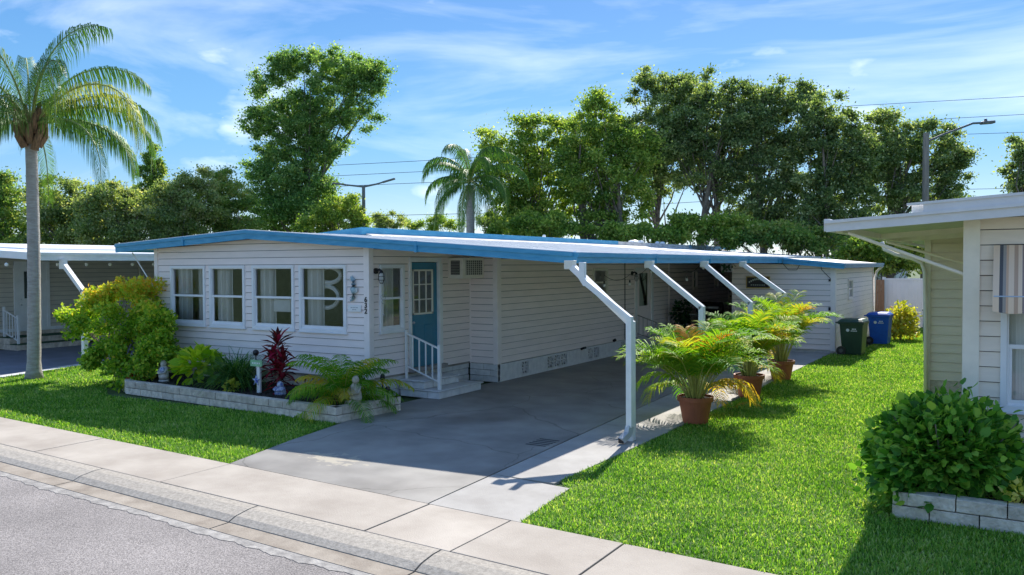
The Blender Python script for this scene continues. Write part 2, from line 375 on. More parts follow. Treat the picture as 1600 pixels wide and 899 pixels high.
mr = n('ShaderNodeMapRange'); mr.inputs[1].default_value = .3; mr.inputs[2].default_value = .7; mr.inputs[3].default_value = .80; mr.inputs[4].default_value = 1.15; l(no2.outputs[0], mr.inputs[0])
vm = n('ShaderNodeVectorMath'); vm.operation = 'SCALE'; l(rp.outputs[0], vm.inputs[0]); l(mr.outputs[0], vm.inputs['Scale']); l(vm.outputs[0], b.inputs['Base Color'])
bm = n('ShaderNodeBump'); bm.inputs['Strength'].default_value = .6; bm.inputs['Distance'].default_value = .01; l(no.outputs[0], bm.inputs['Height']); l(bm.outputs[0], b.inputs['Normal'])
sheet('street', [(-60, sb(-60) - 9), (60, sb(60) - 9), (60, sb(60) - 1.655), (-60, sb(-60) - 1.655)], -.080, asph)
# worn pale asphalt edge along the gutter
wornm = mat('worn_asphalt_edge', (.22, .205, .19), .9, 0, 8, c2=(.40, .375, .34), bump=.5, bscale=60)
mb = MB(); xs = np.arange(-30, 16, .12)
for a, c in zip(xs[:-1], xs[1:]):
    mb.quad((a, sb(a) - 1.78 - .025 * math.sin(a * 3.1) * math.sin(a * 1.3 + 1) - .02 * math.sin(a * 17), -.076), (c, sb(c) - 1.79 - .025 * math.sin(c * 3.1) * math.sin(c * 1.3 + 1) - .02 * math.sin(c * 17), -.076), (c, sb(c) - 1.662, -.077), (a, sb(a) - 1.662, -.077))
o = mb.build('worn_edge', wornm); o['kind'] = 'structure'
# sidewalk slabs, curb stones and gutter pans
sw = thing('sidewalk', None, None, kind='structure')
js = [-22, -18.5, -15, -11.5, -8, -4.6, -1.25, 1.68, 4.98, 6.02, 7.26, 10.2, 13.5, 17]
for a, c in zip(js[:-1], js[1:]):
    g = .009; mb = MB(); dz = random.uniform(-.003, .003)
    mb.prism([(a + g, sb(a) - 1.03), (c - g, sb(c) - 1.03), (c - g, sb(c)), (a + g, sb(a))], -.12, .004 + dz); mb.build('slab', conc, sw, bevel=.006)
cb = thing('curb', None, None, kind='structure')
jc = [-20.5, -17.4, -14.3, -11.3, -8.3, -5.3, -2.5, .48, 3.45, 5.93, 8.9, 12, 15]
for a, c in zip(jc[:-1], jc[1:]):
    g = .010; mb = MB()
    prof = [(-1.045, .002), (-1.16, -.002), (-1.33, -.030), (-1.42, -.066), (-1.42, -.155), (-1.045, -.155)]
    n_ = len(prof); mb.add([(a + g, sb(a) + y, z) for y, z in prof] + [(c - g, sb(c) + y, z) for y, z in prof], [tuple(range(n_))[::-1], tuple(range(n_, 2 * n_))] + [(i, (i + 1) % n_, (i + 1) % n_ + n_, i + n_) for i in range(n_)])
    mb.build('curb_stone', curbm, cb)
    mb = MB(); mb.prism([(a + g, sb(a) - 1.66), (c - g, sb(c) - 1.66), (c - g, sb(c) - 1.424), (a + g, sb(a) - 1.424)], -.15, -.073); mb.build('gutter_pan', gutm, cb)
# driveway slabs
drm = bpy.data.materials.new('painted_driveway'); drm.use_nodes = True; t = drm.node_tree; n = t.nodes.new; l = t.links.new; b = t.nodes['Principled BSDF']; b.inputs['Roughness'].default_value = .55; b.inputs['Specular IOR Level'].default_value = .4
co = n('ShaderNodeTexCoord')
def nz(sc, de=6, src=None):
    q = n('ShaderNodeTexNoise'); q.inputs['Scale'].default_value = sc; q.inputs['Detail'].default_value = de; l(src or co.outputs['Object'], q.inputs[0]); return q
def rmp(src, p0, p1, c0, c1):
    q = n('ShaderNodeValToRGB'); q.color_ramp.elements[0].position = p0; q.color_ramp.elements[1].position = p1; q.color_ramp.elements[0].color = c0; q.color_ramp.elements[1].color = c1; l(src, q.inputs[0]); return q
base = rmp(nz(.8, 9).outputs[0], .35, .65, (.235, .22, .20, 1), (.32, .30, .27, 1))
fine = rmp(nz(2.5, 9).outputs[0], .3, .7, (.85, .85, .85, 1), (1.08, 1.08, 1.08, 1))
mu = n('ShaderNodeMixRGB'); mu.blend_type = 'MULTIPLY'; mu.inputs[0].default_value = 1; l(base.outputs[0], mu.inputs[1]); l(fine.outputs[0], mu.inputs[2])
st = rmp(nz(.55, 5).outputs[0], .52, .70, (1, 1, 1, 1), (.72, .71, .70, 1)); mst = n('ShaderNodeMixRGB'); mst.blend_type = 'MULTIPLY'; mst.inputs[0].default_value = 1; l(mu.outputs[0], mst.inputs[1]); l(st.outputs[0], mst.inputs[2])
vo = n('ShaderNodeTexVoronoi'); vo.feature = 'DISTANCE_TO_EDGE'; vo.inputs['Scale'].default_value = .32; wn = nz(1.6, 6); wv_ = n('ShaderNodeVectorMath'); wv_.operation = 'MULTIPLY_ADD'; l(wn.outputs['Color'], wv_.inputs[0]); wv_.inputs[1].default_value = (.5, .5, 0); l(co.outputs['Object'], wv_.inputs[2]); l(wv_.outputs[0], vo.inputs['Vector'])
ck = rmp(vo.outputs['Distance'], .0015, .004, (.45, .44, .42, 1), (1, 1, 1, 1)); mck = n('ShaderNodeMixRGB'); mck.blend_type = 'MULTIPLY'; mck.inputs[0].default_value = .8; l(mst.outputs[0], mck.inputs[1]); l(ck.outputs[0], mck.inputs[2]); mu = mck
# bare peeled patch near the street (a worn place of the paint)
sep = n('ShaderNodeVectorMath'); sep.operation = 'DISTANCE'; mpp = n('ShaderNodeMapping'); mpp.inputs['Scale'].default_value = (.75, 1.7, 0); l(co.outputs['Object'], mpp.inputs[0]); l(mpp.outputs[0], sep.inputs[0]); pc = gz(520, 717); sep.inputs[1].default_value = (pc[0] * .75, pc[1] * 1.7, 0)
inv = n('ShaderNodeMapRange'); inv.inputs[1].default_value = .15; inv.inputs[2].default_value = .95; inv.inputs[3].default_value = .22; inv.inputs[4].default_value = -.2; l(sep.outputs['Value'], inv.inputs[0])
ad = n('ShaderNodeMath'); l(nz(6.5, 9).outputs[0], ad.inputs[0]); l(inv.outputs[0], ad.inputs[1])
pr = rmp(ad.outputs[0], .62, .67, (0, 0, 0, 1), (.75, .75, .75, 1))
m2 = n('ShaderNodeMixRGB'); l(pr.outputs[0], m2.inputs[0]); l(mu.outputs[0], m2.inputs[1]); m2.inputs[2].default_value = (.44, .39, .30, 1)
l(m2.outputs[0], b.inputs['Base Color'])
bm = n('ShaderNodeBump'); bm.inputs['Strength'].default_value = .15; bm.inputs['Distance'].default_value = .01; l(nz(60).outputs[0], bm.inputs['Height']); l(bm.outputs[0], b.inputs['Normal'])
dw = thing('driveway', None, None, kind='structure')
def jx(y): return 4.70 - .055 * y        # joint between driveway and side strip
MB().prism([(1.66, sb(1.66) + .008), (jx(-4.7) - .008, sb(4.95) + .008), (jx(20) - .008, 20), (.6, 20), (.6, -.3), (.93, -1.5), (1.28, -3.2)], -.13, .003).build('slab', drm, dw)
MB().prism([(jx(-4.7) + .008, sb(4.95) + .008), (6.13, sb(6.1) + .008), (6.02, -3.9), (5.98, -3.45), (jx(-3.4) + .008, -3.36)], -.13, .001).build('slab', conc2, dw)
ys = [-3.35, .2, 3.4, 6.6, 9.8, 12.9]
for a, c in zip(ys[:-1], ys[1:]):
    e0 = 5.78 if a > -3 else 5.72
    MB().prism([(jx(a) + .008, a + .008), (e0, a + .008), (5.80, c - .008), (jx(c) + .008, c - .008)], -.13, .0).build('slab', conc2, dw)
MB().prism([(5.4, 12.9), (6.35, 12.6), (6.5, 13.6), (5.9, 13.6)], -.12, -.004).build('slab', conc2, dw)
# dark floor drain mark on the driveway
mb = MB(); dc = gz(848, 692)
for i in range(5): mb.box((dc[0] - .16, dc[1] - .22 + i * .1, .0035), (dc[0] + .16, dc[1] - .18 + i * .1, .006))
o = mb.build('drain_grate', mat('stain_dark', (.05, .05, .05), .8), dw)
# neighbour's driveway on the left
nd = sheet('neighbour_driveway', [(-10.75, 1.0), (-10.2, -1.0), (-9.2, sb(-9.2)), (-15.5, sb(-15.5)), (-16.4, 0), (-16.4, 20), (-10.9, 20)], .004, mat('blue_grey_driveway', (.15, .165, .21), .7, .15, 1.5))
mb = MB(); mb.prism([(-10.75, 1.0), (-10.2, -1.0), (-9.2, sb(-9.2)), (-8.98, sb(-9)), (-9.9, -1.0), (-10.45, 1.0), (-10.5, 20), (-10.9, 20)], -.1, .012); o = mb.build('driveway_edge', mat('pale_edge', (.55, .55, .55), .8), None); o['kind'] = 'structure'

# ================================================================== GRASS
def inpoly(P, poly):
    x, y = P[:, 0], P[:, 1]; c = np.zeros(len(P), bool); n_ = len(poly); j = n_ - 1
    for i in range(n_):
        xi, yi = poly[i]; xj, yj = poly[j]
        c ^= ((yi > y) != (yj > y)) & (x < (xj - xi) * (y - yi) / (yj - yi + 1e-12) + xi); j = i
    return c
grassm = leafmat('st_augustine_grass', ['#406e1c', '#598a2a', '#76a23e', '#9ab85c', '#bcc382'], .6, .45)
def grass(name, poly, dens, holes=()):
    xs = [p[0] for p in poly]; ys_ = [p[1] for p in poly]; x0, x1, y0, y1 = min(xs), max(xs), min(ys_), max(ys_)
    n_ = int((x1 - x0) * (y1 - y0) * dens); P = np.stack([rng.uniform(x0, x1, n_), rng.uniform(y0, y1, n_), np.full(n_, -.028)], 1)
    P = P[inpoly(P, poly)]
    for h in holes: P = P[~inpoly(P, h)]
    d = np.linalg.norm(P[:, :2] - CAM[:2], axis=1)
    P = P[rng.random(len(P)) < np.clip((11. / d) ** 1.25, .12, 1)]
    d = np.linalg.norm(P[:, :2] - CAM[:2], axis=1); n_ = len(P)
    s = np.clip(d / 11., 1, 2.6)
    az = rng.uniform(0, 2 * PI, n_); lean = rng.uniform(.2, 1.15, n_); D = np.stack([np.cos(az) * np.sin(lean), np.sin(az) * np.sin(lean), np.cos(lean)], 1)
    W = np.stack([-np.sin(az), np.cos(az), np.zeros(n_)], 1); ln = rng.uniform(.045, .085, n_)[:, None] * (1 + (s[:, None] - 1) * .15); wd = .0048 * s[:, None] * rng.uniform(.7, 1.3, n_)[:, None]
    tip = P + D * ln + np.array([0, 0, -.012]); mid = P + D * ln * .55
    V = np.stack([P - W * wd * .7, P + W * wd * .7, mid + W * wd, tip, mid - W * wd], 1).reshape(-1, 3)
    i0 = np.arange(n_) * 5; F = np.concatenate([np.stack([i0, i0 + 1, i0 + 2], 1), np.stack([i0, i0 + 2, i0 + 4], 1), np.stack([i0 + 4, i0 + 2, i0 + 3], 1)])
    pn = np.sin(P[:, 0] * 1.7 + np.sin(P[:, 1] * 1.1)) * np.sin(P[:, 1] * 1.9 + 1.3 * np.sin(P[:, 0])) * .08 + .1 * np.sin(P[:, 0] * 5.1 + 3 * np.sin(P[:, 1] * 2.7)) * np.sin(P[:, 1] * 4.3)
    r = np.clip(rng.normal(.40, .24, n_) + pn, 0, .98)
    o = nmesh(name, V, F, grassm, None, np.repeat(r, 5)); print(name, n_)
    return o
leftlawn = [(-9.0, sb(-9) + .02), (1.60, sb(1.6) + .02), (1.25, -3.2), (.9, -1.72), (-5.1, -1.98), (-6.2, -1.3), (-6.4, .2), (-9.0, 4.0), (-10.45, 4.0), (-10.45, 1.0), (-9.88, -1.0)]
o = grass('lawn_grass', leftlawn, 3600); tag(o, 'bright green lawn between the sidewalk and the flower bed of the blue-trimmed home', 'grass', kind='stuff')
rightlawn = [(6.12, sb(6.1) + .02), (13, sb(13) + .02), (13, -2.75), (9.25, -2.72), (9.3, 6), (8.9, 8), (11, 22), (7.0, 24), (6.3, 13.5), (5.83, 12.6), (5.83, 1.8), (5.80, -.9), (5.72, -3.2), (5.98, -3.45), (6.04, -4.2)]
o = grass('lawn_grass', rightlawn, 4600); tag(o, 'green lawn strip between the carport and the beige home', 'grass', kind='stuff')

# ================================================================== MAIN HOME
WZ = .43
home = thing('mobile_home', 'grey lap-sided mobile home with blue roof fascia, blue door and long carport roof', 'house', (0, 0, 0))
XR, ZR = 4.43, 2.715; XP, ZP = -2.94, 3.255; XLf, ZL = -7.27, 3.04
def rz(x): return ZP + (ZR - ZP) * (x - XP) / (XR - XP) if x > XP else ZP + (ZL - ZP) * (XP - x) / (XP - XLf)
# front wall (faces the street, y = 0)
Lf = local((0, 0), (-1, 0), (0, -1))
Lf = lambda u, n_, z: (-6.25 + u, -n_, z)
wins = [(-5.73, -4.575), (-4.43, -3.335), (-3.11, -1.915), (-1.77, -.535)]
ops = [(a + 6.25 + .03, b_ + 6.25 - .03, 1.30, 2.53) for a, b_ in wins]
topf = [(0, rz(-6.25) - .15), (-2.94 + 6.25, ZP - .15), (6.25, rz(0) - .15)]
lapwall(home, (-6.25, 0), (1, 0), (0, -1), 6.25, WZ, topf, ops)
cu = [[(.0, .42), (.68, .92)], [(.0, .46)], [(.0, .40)], [(.0, .38)]]
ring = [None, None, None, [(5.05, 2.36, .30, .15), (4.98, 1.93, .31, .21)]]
for i, (a, b_) in enumerate(wins):
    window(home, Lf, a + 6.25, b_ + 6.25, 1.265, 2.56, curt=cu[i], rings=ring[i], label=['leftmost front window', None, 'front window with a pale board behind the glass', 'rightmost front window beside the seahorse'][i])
# pale board behind the third window
fb = MB(); fb.box((-2.62, .10, 1.62), (-2.15, .13, 1.87)); ob = fb.build('board', whitep, home)
# side wall x = 0, y 0..3.33
Ls = lambda u, n_, z: (n_, u, z)
DY0, DY1 = 1.17, 2.22
ops = [(.31, .98, 1.30, 2.53), (DY0 + .03, DY1 - .03, .40, 2.66)]
zs = rz(0) - .06
lapwall(home, (0, 0), (0, 1), (1, 0), 3.33, WZ, [(0, zs), (3.33, zs)], ops)
window(home, Ls, .28, 1.01, 1.265, 2.56, curt=[(.08, .9)], label='narrow window beside the blue door')
# jog wall y = 3.33, x 0..0.7, and long wall x = .7
lapwall(home, (0, 3.33), (1, 0), (0, -1), .7, .40, [(0, zs), (.7, rz(.7) - .06)])
Ll = lambda u, n_, z: (.7 + n_, 3.33 + u, z)
yl = lambda y: y - 3.33
ops = [(yl(8.08), yl(8.92), 1.70, 2.42), (yl(10.85), yl(12.25), .42, 2.45), (yl(15.96), yl(16.32), 1.73, 2.30), (yl(18.36), yl(18.70), 1.70, 2.25)]
zl = rz(.7) - .06
lapwall(home, (.7, 3.33), (0, 1), (1, 0), 30, .40, [(0, zl), (30, zl)], ops)
window(home, Ll, yl(8.05), yl(8.95), 1.67, 2.45, fm=creamp, sash=creamp, low=False, label='small cream framed window under the carport')
for y0, y1, z0, z1 in ((15.93, 16.35, 1.70, 2.33), (18.33, 18.73, 1.67, 2.28)):
    window(home, Ll, yl(y0), yl(y1), z0, z1, fm=trimgrey, sash=trimgrey, low=False, trim=.03, label='slim dark window in the far carport wall')
# closing walls: left side, wall behind the passage, floor, partition
mb = MB(); mb.quad((-6.25, 0, .1), (-6.25, 33, .1), (-6.25, 33, 3.0), (-6.25, 0, 3.0)); mb.build('wall', siding, home)
lapwall(home, (.7, 20.1), (1, 0), (0, -1), 2.3, .2, [(0, 2.85), (2.3, 2.7)], (), m=mat('tan_back_siding', (.66, .56, .48), .6, .08, objvar=.04))
mb = MB(); mb.box((-6.2, .02, .38), (-.02, 3.3, .42)); mb.box((-6.2, 3.3, .42), (-.02, 3.34, 3.05)); mb.box((-5.6, 2.2, .42), (-3.2, 3.0, 1.2)); mb.box((-2.4, 2.4, .42), (-.9, 3.1, 1.35)); mb.build('interior', mat('dim_interior', (.34, .30, .26), .8, .3, 2), home)
# corner trims
for (x0, y0, x1, y1, zb, zt) in ((-.10, -.032, .032, .0, WZ - .01, rz(0) - .15), (.0, .0, .032, .10, WZ - .01, zs), (-6.29, -.034, -6.18, .02, WZ - .01, rz(-6.2) - .15), (.62, 3.296, .732, 3.33, .39, zl), (.70, 3.33, .734, 3.46, .39, zl), (0.0, 3.298, .03, 3.33, .39, zs)):
    MB().box((x0, y0, zb), (x1, y1, zt)).build('corner_trim', trimgrey, home, bevel=.003)
# frieze strip under the front fascia
# base blocks
Lb = lambda u, n_, z: (-6.2 + u, .03 - n_, z)
for k in range(3): blockrow(home, Lb, 0, 6.2, k * .137 + .005, .137, blockm, ln=.40, off=.2 * (k % 2))
Lb2 = lambda u, n_, z: (-.03 + n_, u, z)
for k in range(3): blockrow(home, Lb2, -.0, 3.33, k * .137 + .005, .137, blockw, ln=.40, off=.2 * (k % 2) + .1)
Lb3 = lambda u, n_, z: (u, 3.30 - n_, z)
for k in range(3): blockrow(home, Lb3, 0.0, .72, k * .13 + .003, .13, blockw, ln=.36, off=.18 * (k % 2))
MB().box((-6.15, .06, 0), (-.06, .1, .42)).build('mortar', mortar, home); MB().box((-.1, .06, 0), (-.055, 3.3, .42)).build('mortar', mortar, home)
MB().box((0, 3.33, 0), (.6, 3.4, .4)).build('mortar', mortar, home)
# long skirt panel with decorative vent blocks
vb = [(4.35, 4.68), (5.55, 5.88), (5.90, 6.23), (6.25, 6.58), (7.75, 8.08), (8.10, 8.43), (9.85, 10.18), (10.20, 10.53)]
mb = MB(); cur = 3.34
for a, b_ in vb + [(33, 33)]:
    if a > cur: mb.box((.60, cur, 0), (.715, a, .385))
    if a < 33: mb.box((.60, a, 0), (.715, b_, .05)); mb.box((.60, a, .35), (.715, b_, .385))
    cur = b_
mb.build('skirt', blockw, home)
for a, b_ in vb:
    mb = MB(); zc, yc = .2, (a + b_) / 2; hw = (b_ - a) / 2; x0, x1 = .66, .708
    mb.box((x0, a, .05), (x1, a + .02, .35)); mb.box((x0, b_ - .02, .05), (x1, b_, .35)); mb.box((x0, a + .02, .33), (x1, b_ - .02, .35)); mb.box((x0, a + .02, .05), (x1, b_ - .02, .07))
    for sy in (-1, 1):
        for sz in (-1, 1):
            mb.beam((.685, yc, zc), (.685, yc + sy * hw * .9, zc + sz * .14), .026, .028, (1, 0, 0))
    mb.beam((.683, yc, .06), (.683, yc, .34), .035, .025, (1, 0, 0)); mb.beam((.681, a, zc), (.681, b_, zc), .03, .025, (1, 0, 0))
    mb.build('vent_block', blockw, home)
MB().box((.61, 4.2, .02), (.64, 10.7, .37)).build('vent_backing', black, home)
# ---- roofs
def slab(mb, pts, th):
    n_ = len(pts); mb.add([(x, y, z - th) for x, y, z in pts] + list(pts), [tuple(range(n_))[::-1], tuple(range(n_, 2 * n_))] + [(i, (i + 1) % n_, (i + 1) % n_ + n_, i + n_) for i in range(n_)])
YF = -.30
mb = MB(); e = .02
slab(mb, [(XLf + .03, YF + .03, rz(XLf)), (XP, YF + .03, ZP), (XP, 33, ZP), (XLf + .03, 33, rz(XLf))], .10)
slab(mb, [(XP, YF + .03, ZP), (XR - .03, YF + .03, ZR), (XR - .03, 13.4, ZR), (2.9, 13.4, rz(2.9)), (2.9, 33, rz(2.9)), (XP, 33, ZP)], .10)
mb.build('roof', roofw, home)
# low seams across the carport roof
mb = MB()
for k in range(44):
    y = -.1 + k * .305
    mb.beam((XP + .1, y, rz(XP + .1) + .006), (XR - .05, y, ZR + .006), .025, .018)
mb.build('roof_seam', roofw, home)
def fascia(mb, p, q, h, th, nrm, lip=.05, drop=0):
    """two stepped bands: a proud lip over a flatter board"""
    p = Vector(p); q = Vector(q); nn = Vector(nrm)
    for (za, zb, t_) in ((-lip, .014, th + .022), (-h, -lip, th)):
        a, b_ = p + Vector((0, 0, za)), q + Vector((0, 0, za)); c_, d_ = p + Vector((0, 0, zb)), q + Vector((0, 0, zb))
        mb.hexa([a + nn * t_, b_ + nn * t_, b_, a, c_ + nn * t_, d_ + nn * t_, d_, c_])
mb = MB(); fascia(mb, (XLf, YF, rz(XLf)), (XP, YF, ZP), .17, .03, (0, -1, 0)); fascia(mb, (XP, YF, ZP), (XR, YF, ZR), .16, .03, (0, -1, 0)); mb.build('fascia', bluef, home)
mb = MB(); fascia(mb, (XR, YF - .03, ZR), (XR, 13.35, ZR - .0), .155, .07, (1, 0, 0), lip=.06); mb.build('gutter', bluef, home)
mb = MB(); fascia(mb, (XLf, YF, ZL), (XLf, 33, ZL), .16, .04, (-1, 0, 0)); mb.build('fascia', bluef, home)
# bright drip edge along the front
mb = MB(); mb.beam((XP, YF + .01, ZP + .022), (XR, YF + .01, ZR + .022), .10, .014); mb.beam((XLf, YF + .01, ZL + .022), (XP, YF + .01, ZP + .022), .10, .014); mb.build('drip_edge', whiteroof, home)
for x_ in (-4.9, 1.35): MB().hexa([(x_, YF - .058, rz(x_) - .172), (x_ + .05, YF - .058, rz(x_) - .174), (x_ + .05, YF, rz(x_) - .174), (x_, YF, rz(x_) - .172), (x_, YF - .058, rz(x_) + .018), (x_ + .05, YF - .058, rz(x_) + .016), (x_ + .05, YF, rz(x_) + .016), (x_, YF, rz(x_) + .018)]).build('joint_cover', bluef, home)
for y_ in (2.9, 6.1, 9.2, 12.2): MB().box((XR, y_, ZR - .158), (XR + .096, y_ + .04, ZR + .018)).build('joint_cover', bluef, home)
# raised roof of the main body
XB = -2.83
mb = MB(); slab(mb, [(XB, 3.0, 3.43), (XB, 33, 3.43), (-6.9, 33, 3.12), (-6.9, 3.0, 3.12)], .06); mb.build('raised_roof', roofw, home)
for a, c_, mm, nm in ((3.0, 17.5, bluef, 'fascia'), (17.51, 25.5, roofdirty, 'flashing'), (25.51, 33, bluef, 'fascia')):
    MB().box((XB + .002, a, 3.27 if mm is bluef else 3.26), (XB + .045, c_, 3.445 if mm is bluef else 3.43)).build(nm, mm, home)
mb = MB(); mb.hexa([(-6.9, 2.96, 2.98), (XB + .045, 2.96, 3.27), (XB + .045, 2.998, 3.27), (-6.9, 2.998, 2.98), (-6.9, 2.96, 3.135), (XB + .045, 2.96, 3.445), (XB + .045, 2.998, 3.445), (-6.9, 2.998, 3.135)]); mb.build('fascia', bluef, home)
mb = MB(); mb.hexa([(XB + .046, 3.1, 3.2), (XB + .3, 3.1, 3.2), (XB + .3, 31, 3.2), (XB + .046, 31, 3.2), (XB + .046, 3.1, 3.30), (XB + .2, 3.1, 3.262), (XB + .2, 31, 3.262), (XB + .046, 31, 3.30)]); mb.build('roof_flashing', roofdirty, home)
for px, py, r in ((990, 379, .22), (1001, 378, .14), (1027, 382, .09), (1035, 381, .12), (1104, 385, .08), (850, 371, .06)):
    p = atx(px, py, XB - .5); mb = MB(); mb.lathe((p[0], p[1], 3.3), [(r * .55, 0), (r * .55, .17), (r, .17), (r, .22), (r * .5, .26)], 12); mb.build('roof_vent', whiteroof, home)
# soffit strut at the left end and front soffit
mb = MB(); mb.tube([(-6.95, -.12, 2.86), (-6.28, -.04, 2.05)], .014, 6); mb.build('strut', whitep, home)
# door with frame
mb = MB()
for a, c_, z0, z1 in ((DY0, DY1, 2.61, 2.70), (DY0, DY0 + .06, .46, 2.61), (DY1 - .10, DY1, .46, 2.61)): bx(mb, Ls, a, c_, -.06, .045, z0, z1)
bx(mb, Ls, DY1 - .085, DY1 + .02, -.02, .062, .464, 2.58)
mb.build('door_frame', whitep, home, bevel=.004)
d0, d1 = DY0 + .06, DY1 - .10
mb = MB(); wy0, wy1, wz0, wz1 = d0 + .07, d1 - .15, 1.55, 2.46
bx(mb, Ls, d0, wy0, -.05, -.005, .50, 2.60); bx(mb, Ls, wy1, d1, -.05, -.005, .50, 2.60); bx(mb, Ls, wy0, wy1, -.05, -.005, .50, wz0); bx(mb, Ls, wy0, wy1, -.05, -.005, wz1, 2.60)
for a in (0, 1):
    ya = d0 + .13 + a * .33; bx(mb, Ls, ya, ya + .24, -.005, .003, .72, 1.34)
door = mb.build('door', blued, home, bevel=.006)
mb = MB()
for a in ((wy0, wy1, wz1 - .035, wz1), (wy0, wy1, wz0, wz0 + .035), (wy0, wy0 + .035, wz0, wz1), (wy1 - .035, wy1, wz0, wz1)): bx(mb, Ls, a[0], a[1], -.02, .012, a[2], a[3])
for k in (1, 2):
    yy = wy0 + (wy1 - wy0) * k / 3; bx(mb, Ls, yy - .011, yy + .011, -.02, .008, wz0, wz1); zz = wz0 + (wz1 - wz0) * k / 3; bx(mb, Ls, wy0, wy1, -.02, .006, zz - .011, zz + .011)
mb.build('muntin', creamp, door)
for i in range(3):
    for j in range(3):
        ya, yb = wy0 + (wy1 - wy0) * i / 3 + .012, wy0 + (wy1 - wy0) * (i + 1) / 3 - .012; za, zb = wz0 + (wz1 - wz0) * j / 3 + .012, wz0 + (wz1 - wz0) * (j + 1) / 3 - .012
        mb = MB(); mb.quad((-.012, ya, za), (-.012, yb, za), (-.012, yb, zb), (-.012, ya, zb)); mb.build('pane', glassd, door)
mb = MB(); mb.ball((.035, d0 + .06, 1.40), .028); mb.tube([(-.0, d0 + .06, 1.40), (.03, d0 + .06, 1.40)], .012, 8); mb.build('knob', steel, door, smooth=True)
mb = MB(); bx(mb, Ls, DY0 - .02, DY1 + .05, .0, .16, .425, .50); mb.build('threshold', mat('grey_threshold', (.30, .28, .27), .7), home)
# carport door on the long wall
mb = MB(); bx(mb, Ll, yl(10.85), yl(12.25), -.01, .04, 2.36, 2.45); bx(mb, Ll, yl(10.85), yl(10.98), -.01, .04, .42, 2.36); bx(mb, Ll, yl(12.12), yl(12.25), -.01, .04, .42, 2.36); mb.build('door_frame', whitep, home)
mb = MB(); bx(mb, Ll, yl(10.98), yl(12.12), -.05, .01, .42, 1.30); bx(mb, Ll, yl(10.98), yl(11.2), -.05, .01, 1.30, 2.36); bx(mb, Ll, yl(11.85), yl(12.12), -.05, .01, 1.30, 2.36); bx(mb, Ll, yl(11.2), yl(11.85), -.05, .01, 2.28, 2.36)
cdor = mb.build('door', trimgrey, home); cdor['label'] = 'grey storm door with tall glass under the carport'
mb = MB(); mb.quad((.70, 11.2, 1.30), (.70, 11.85, 1.30), (.70, 11.85, 2.28), (.70, 11.2, 2.28)); mb.build('pane', glassd, cdor)
MB().tube([(.73, 13.6, .4), (.73, 13.6, zl)], .02, 6).build('conduit', trimgrey, home); MB().tube([(.73, 10.1, .4), (.73, 10.1, zl)], .012, 6).build('conduit', black, home)
mb = MB(); mb.tube([(.73, 7.3, .37), (.80, 7.3, .40), (.80, 7.42, .40)], .03, 8); mb.tube([(.73, 9.3, .42), (.80, 9.3, .46)], .04, 8); mb.build('hose_bib', black, home)
# house number 6 3 2, stacked on the corner trim
def text(s_, size, loc, rot, m, parent, name, ext=.004):
    cu_ = bpy.data.curves.new(name, 'FONT'); cu_.body = s_; cu_.size = size; cu_.extrude = ext; cu_.align_x = 'CENTER'; cu_.align_y = 'CENTER'; cu_.offset = size * .018
    tmp = bpy.data.objects.new(name, cu_); COL.objects.link(tmp); dg = bpy.context.evaluated_depsgraph_get(); me = bpy.data.meshes.new_from_object(tmp.evaluated_get(dg)); bpy.data.objects.remove(tmp)
    me.materials.clear(); me.materials.append(m); o = bpy.data.objects.new(name, me); COL.objects.link(o); o.rotation_euler = rot
    if parent:
        o.parent = parent; o.location = Vector(loc) - Vector(worldloc(parent))
    else: o.location = loc
    return o
for i, ch in enumerate('632'): text(ch, .135, (-.045, -.040, 1.905 - i * .108), (PI / 2, 0, 0), black, home, 'house_number')
# ================================================================== things fixed to the home
# air conditioner
ac = thing('air_conditioner', 'cream window air conditioner hung in the wall right of the blue door', 'air conditioner', (.15, 2.8, 2.3))
mb = MB(); mb.box((-.02, 2.52, 2.26), (.38, 3.32, 2.70)); mb.build('casing', mat('cream_metal', (.80, .75, .66), .45, .05), ac, bevel=.012)
mb = MB(); mb.box((.381, 2.62, 2.33), (.385, 3.24, 2.65)); mb.build('grille_backing', mat('grille_dark', (.12, .12, .11), .7), ac)
mb = MB()
for k in range(9): mb.box((.386, 2.62 + k * .0765, 2.33), (.393, 2.632 + k * .0765, 2.65))
for k in range(8): mb.box((.3865, 2.62, 2.33 + k * .044), (.394, 3.24, 2.338 + k * .044))
mb.build('grille', mat('cream_metal2', (.66, .64, .60), .45, .05), ac)
mb = MB(); mb.box((.07, 2.514, 2.34), (.30, 2.519, 2.64))
mb.build('side_louvre', mat('louvre_dark', (.05, .05, .05), .7), ac)
mb = MB()
for k in range(9): mb.box((.075, 2.506, 2.35 + k * .033), (.295, 2.513, 2.362 + k * .033))
mb.build('louvre', mat('louvre_grey', (.32, .32, .30), .6), ac)
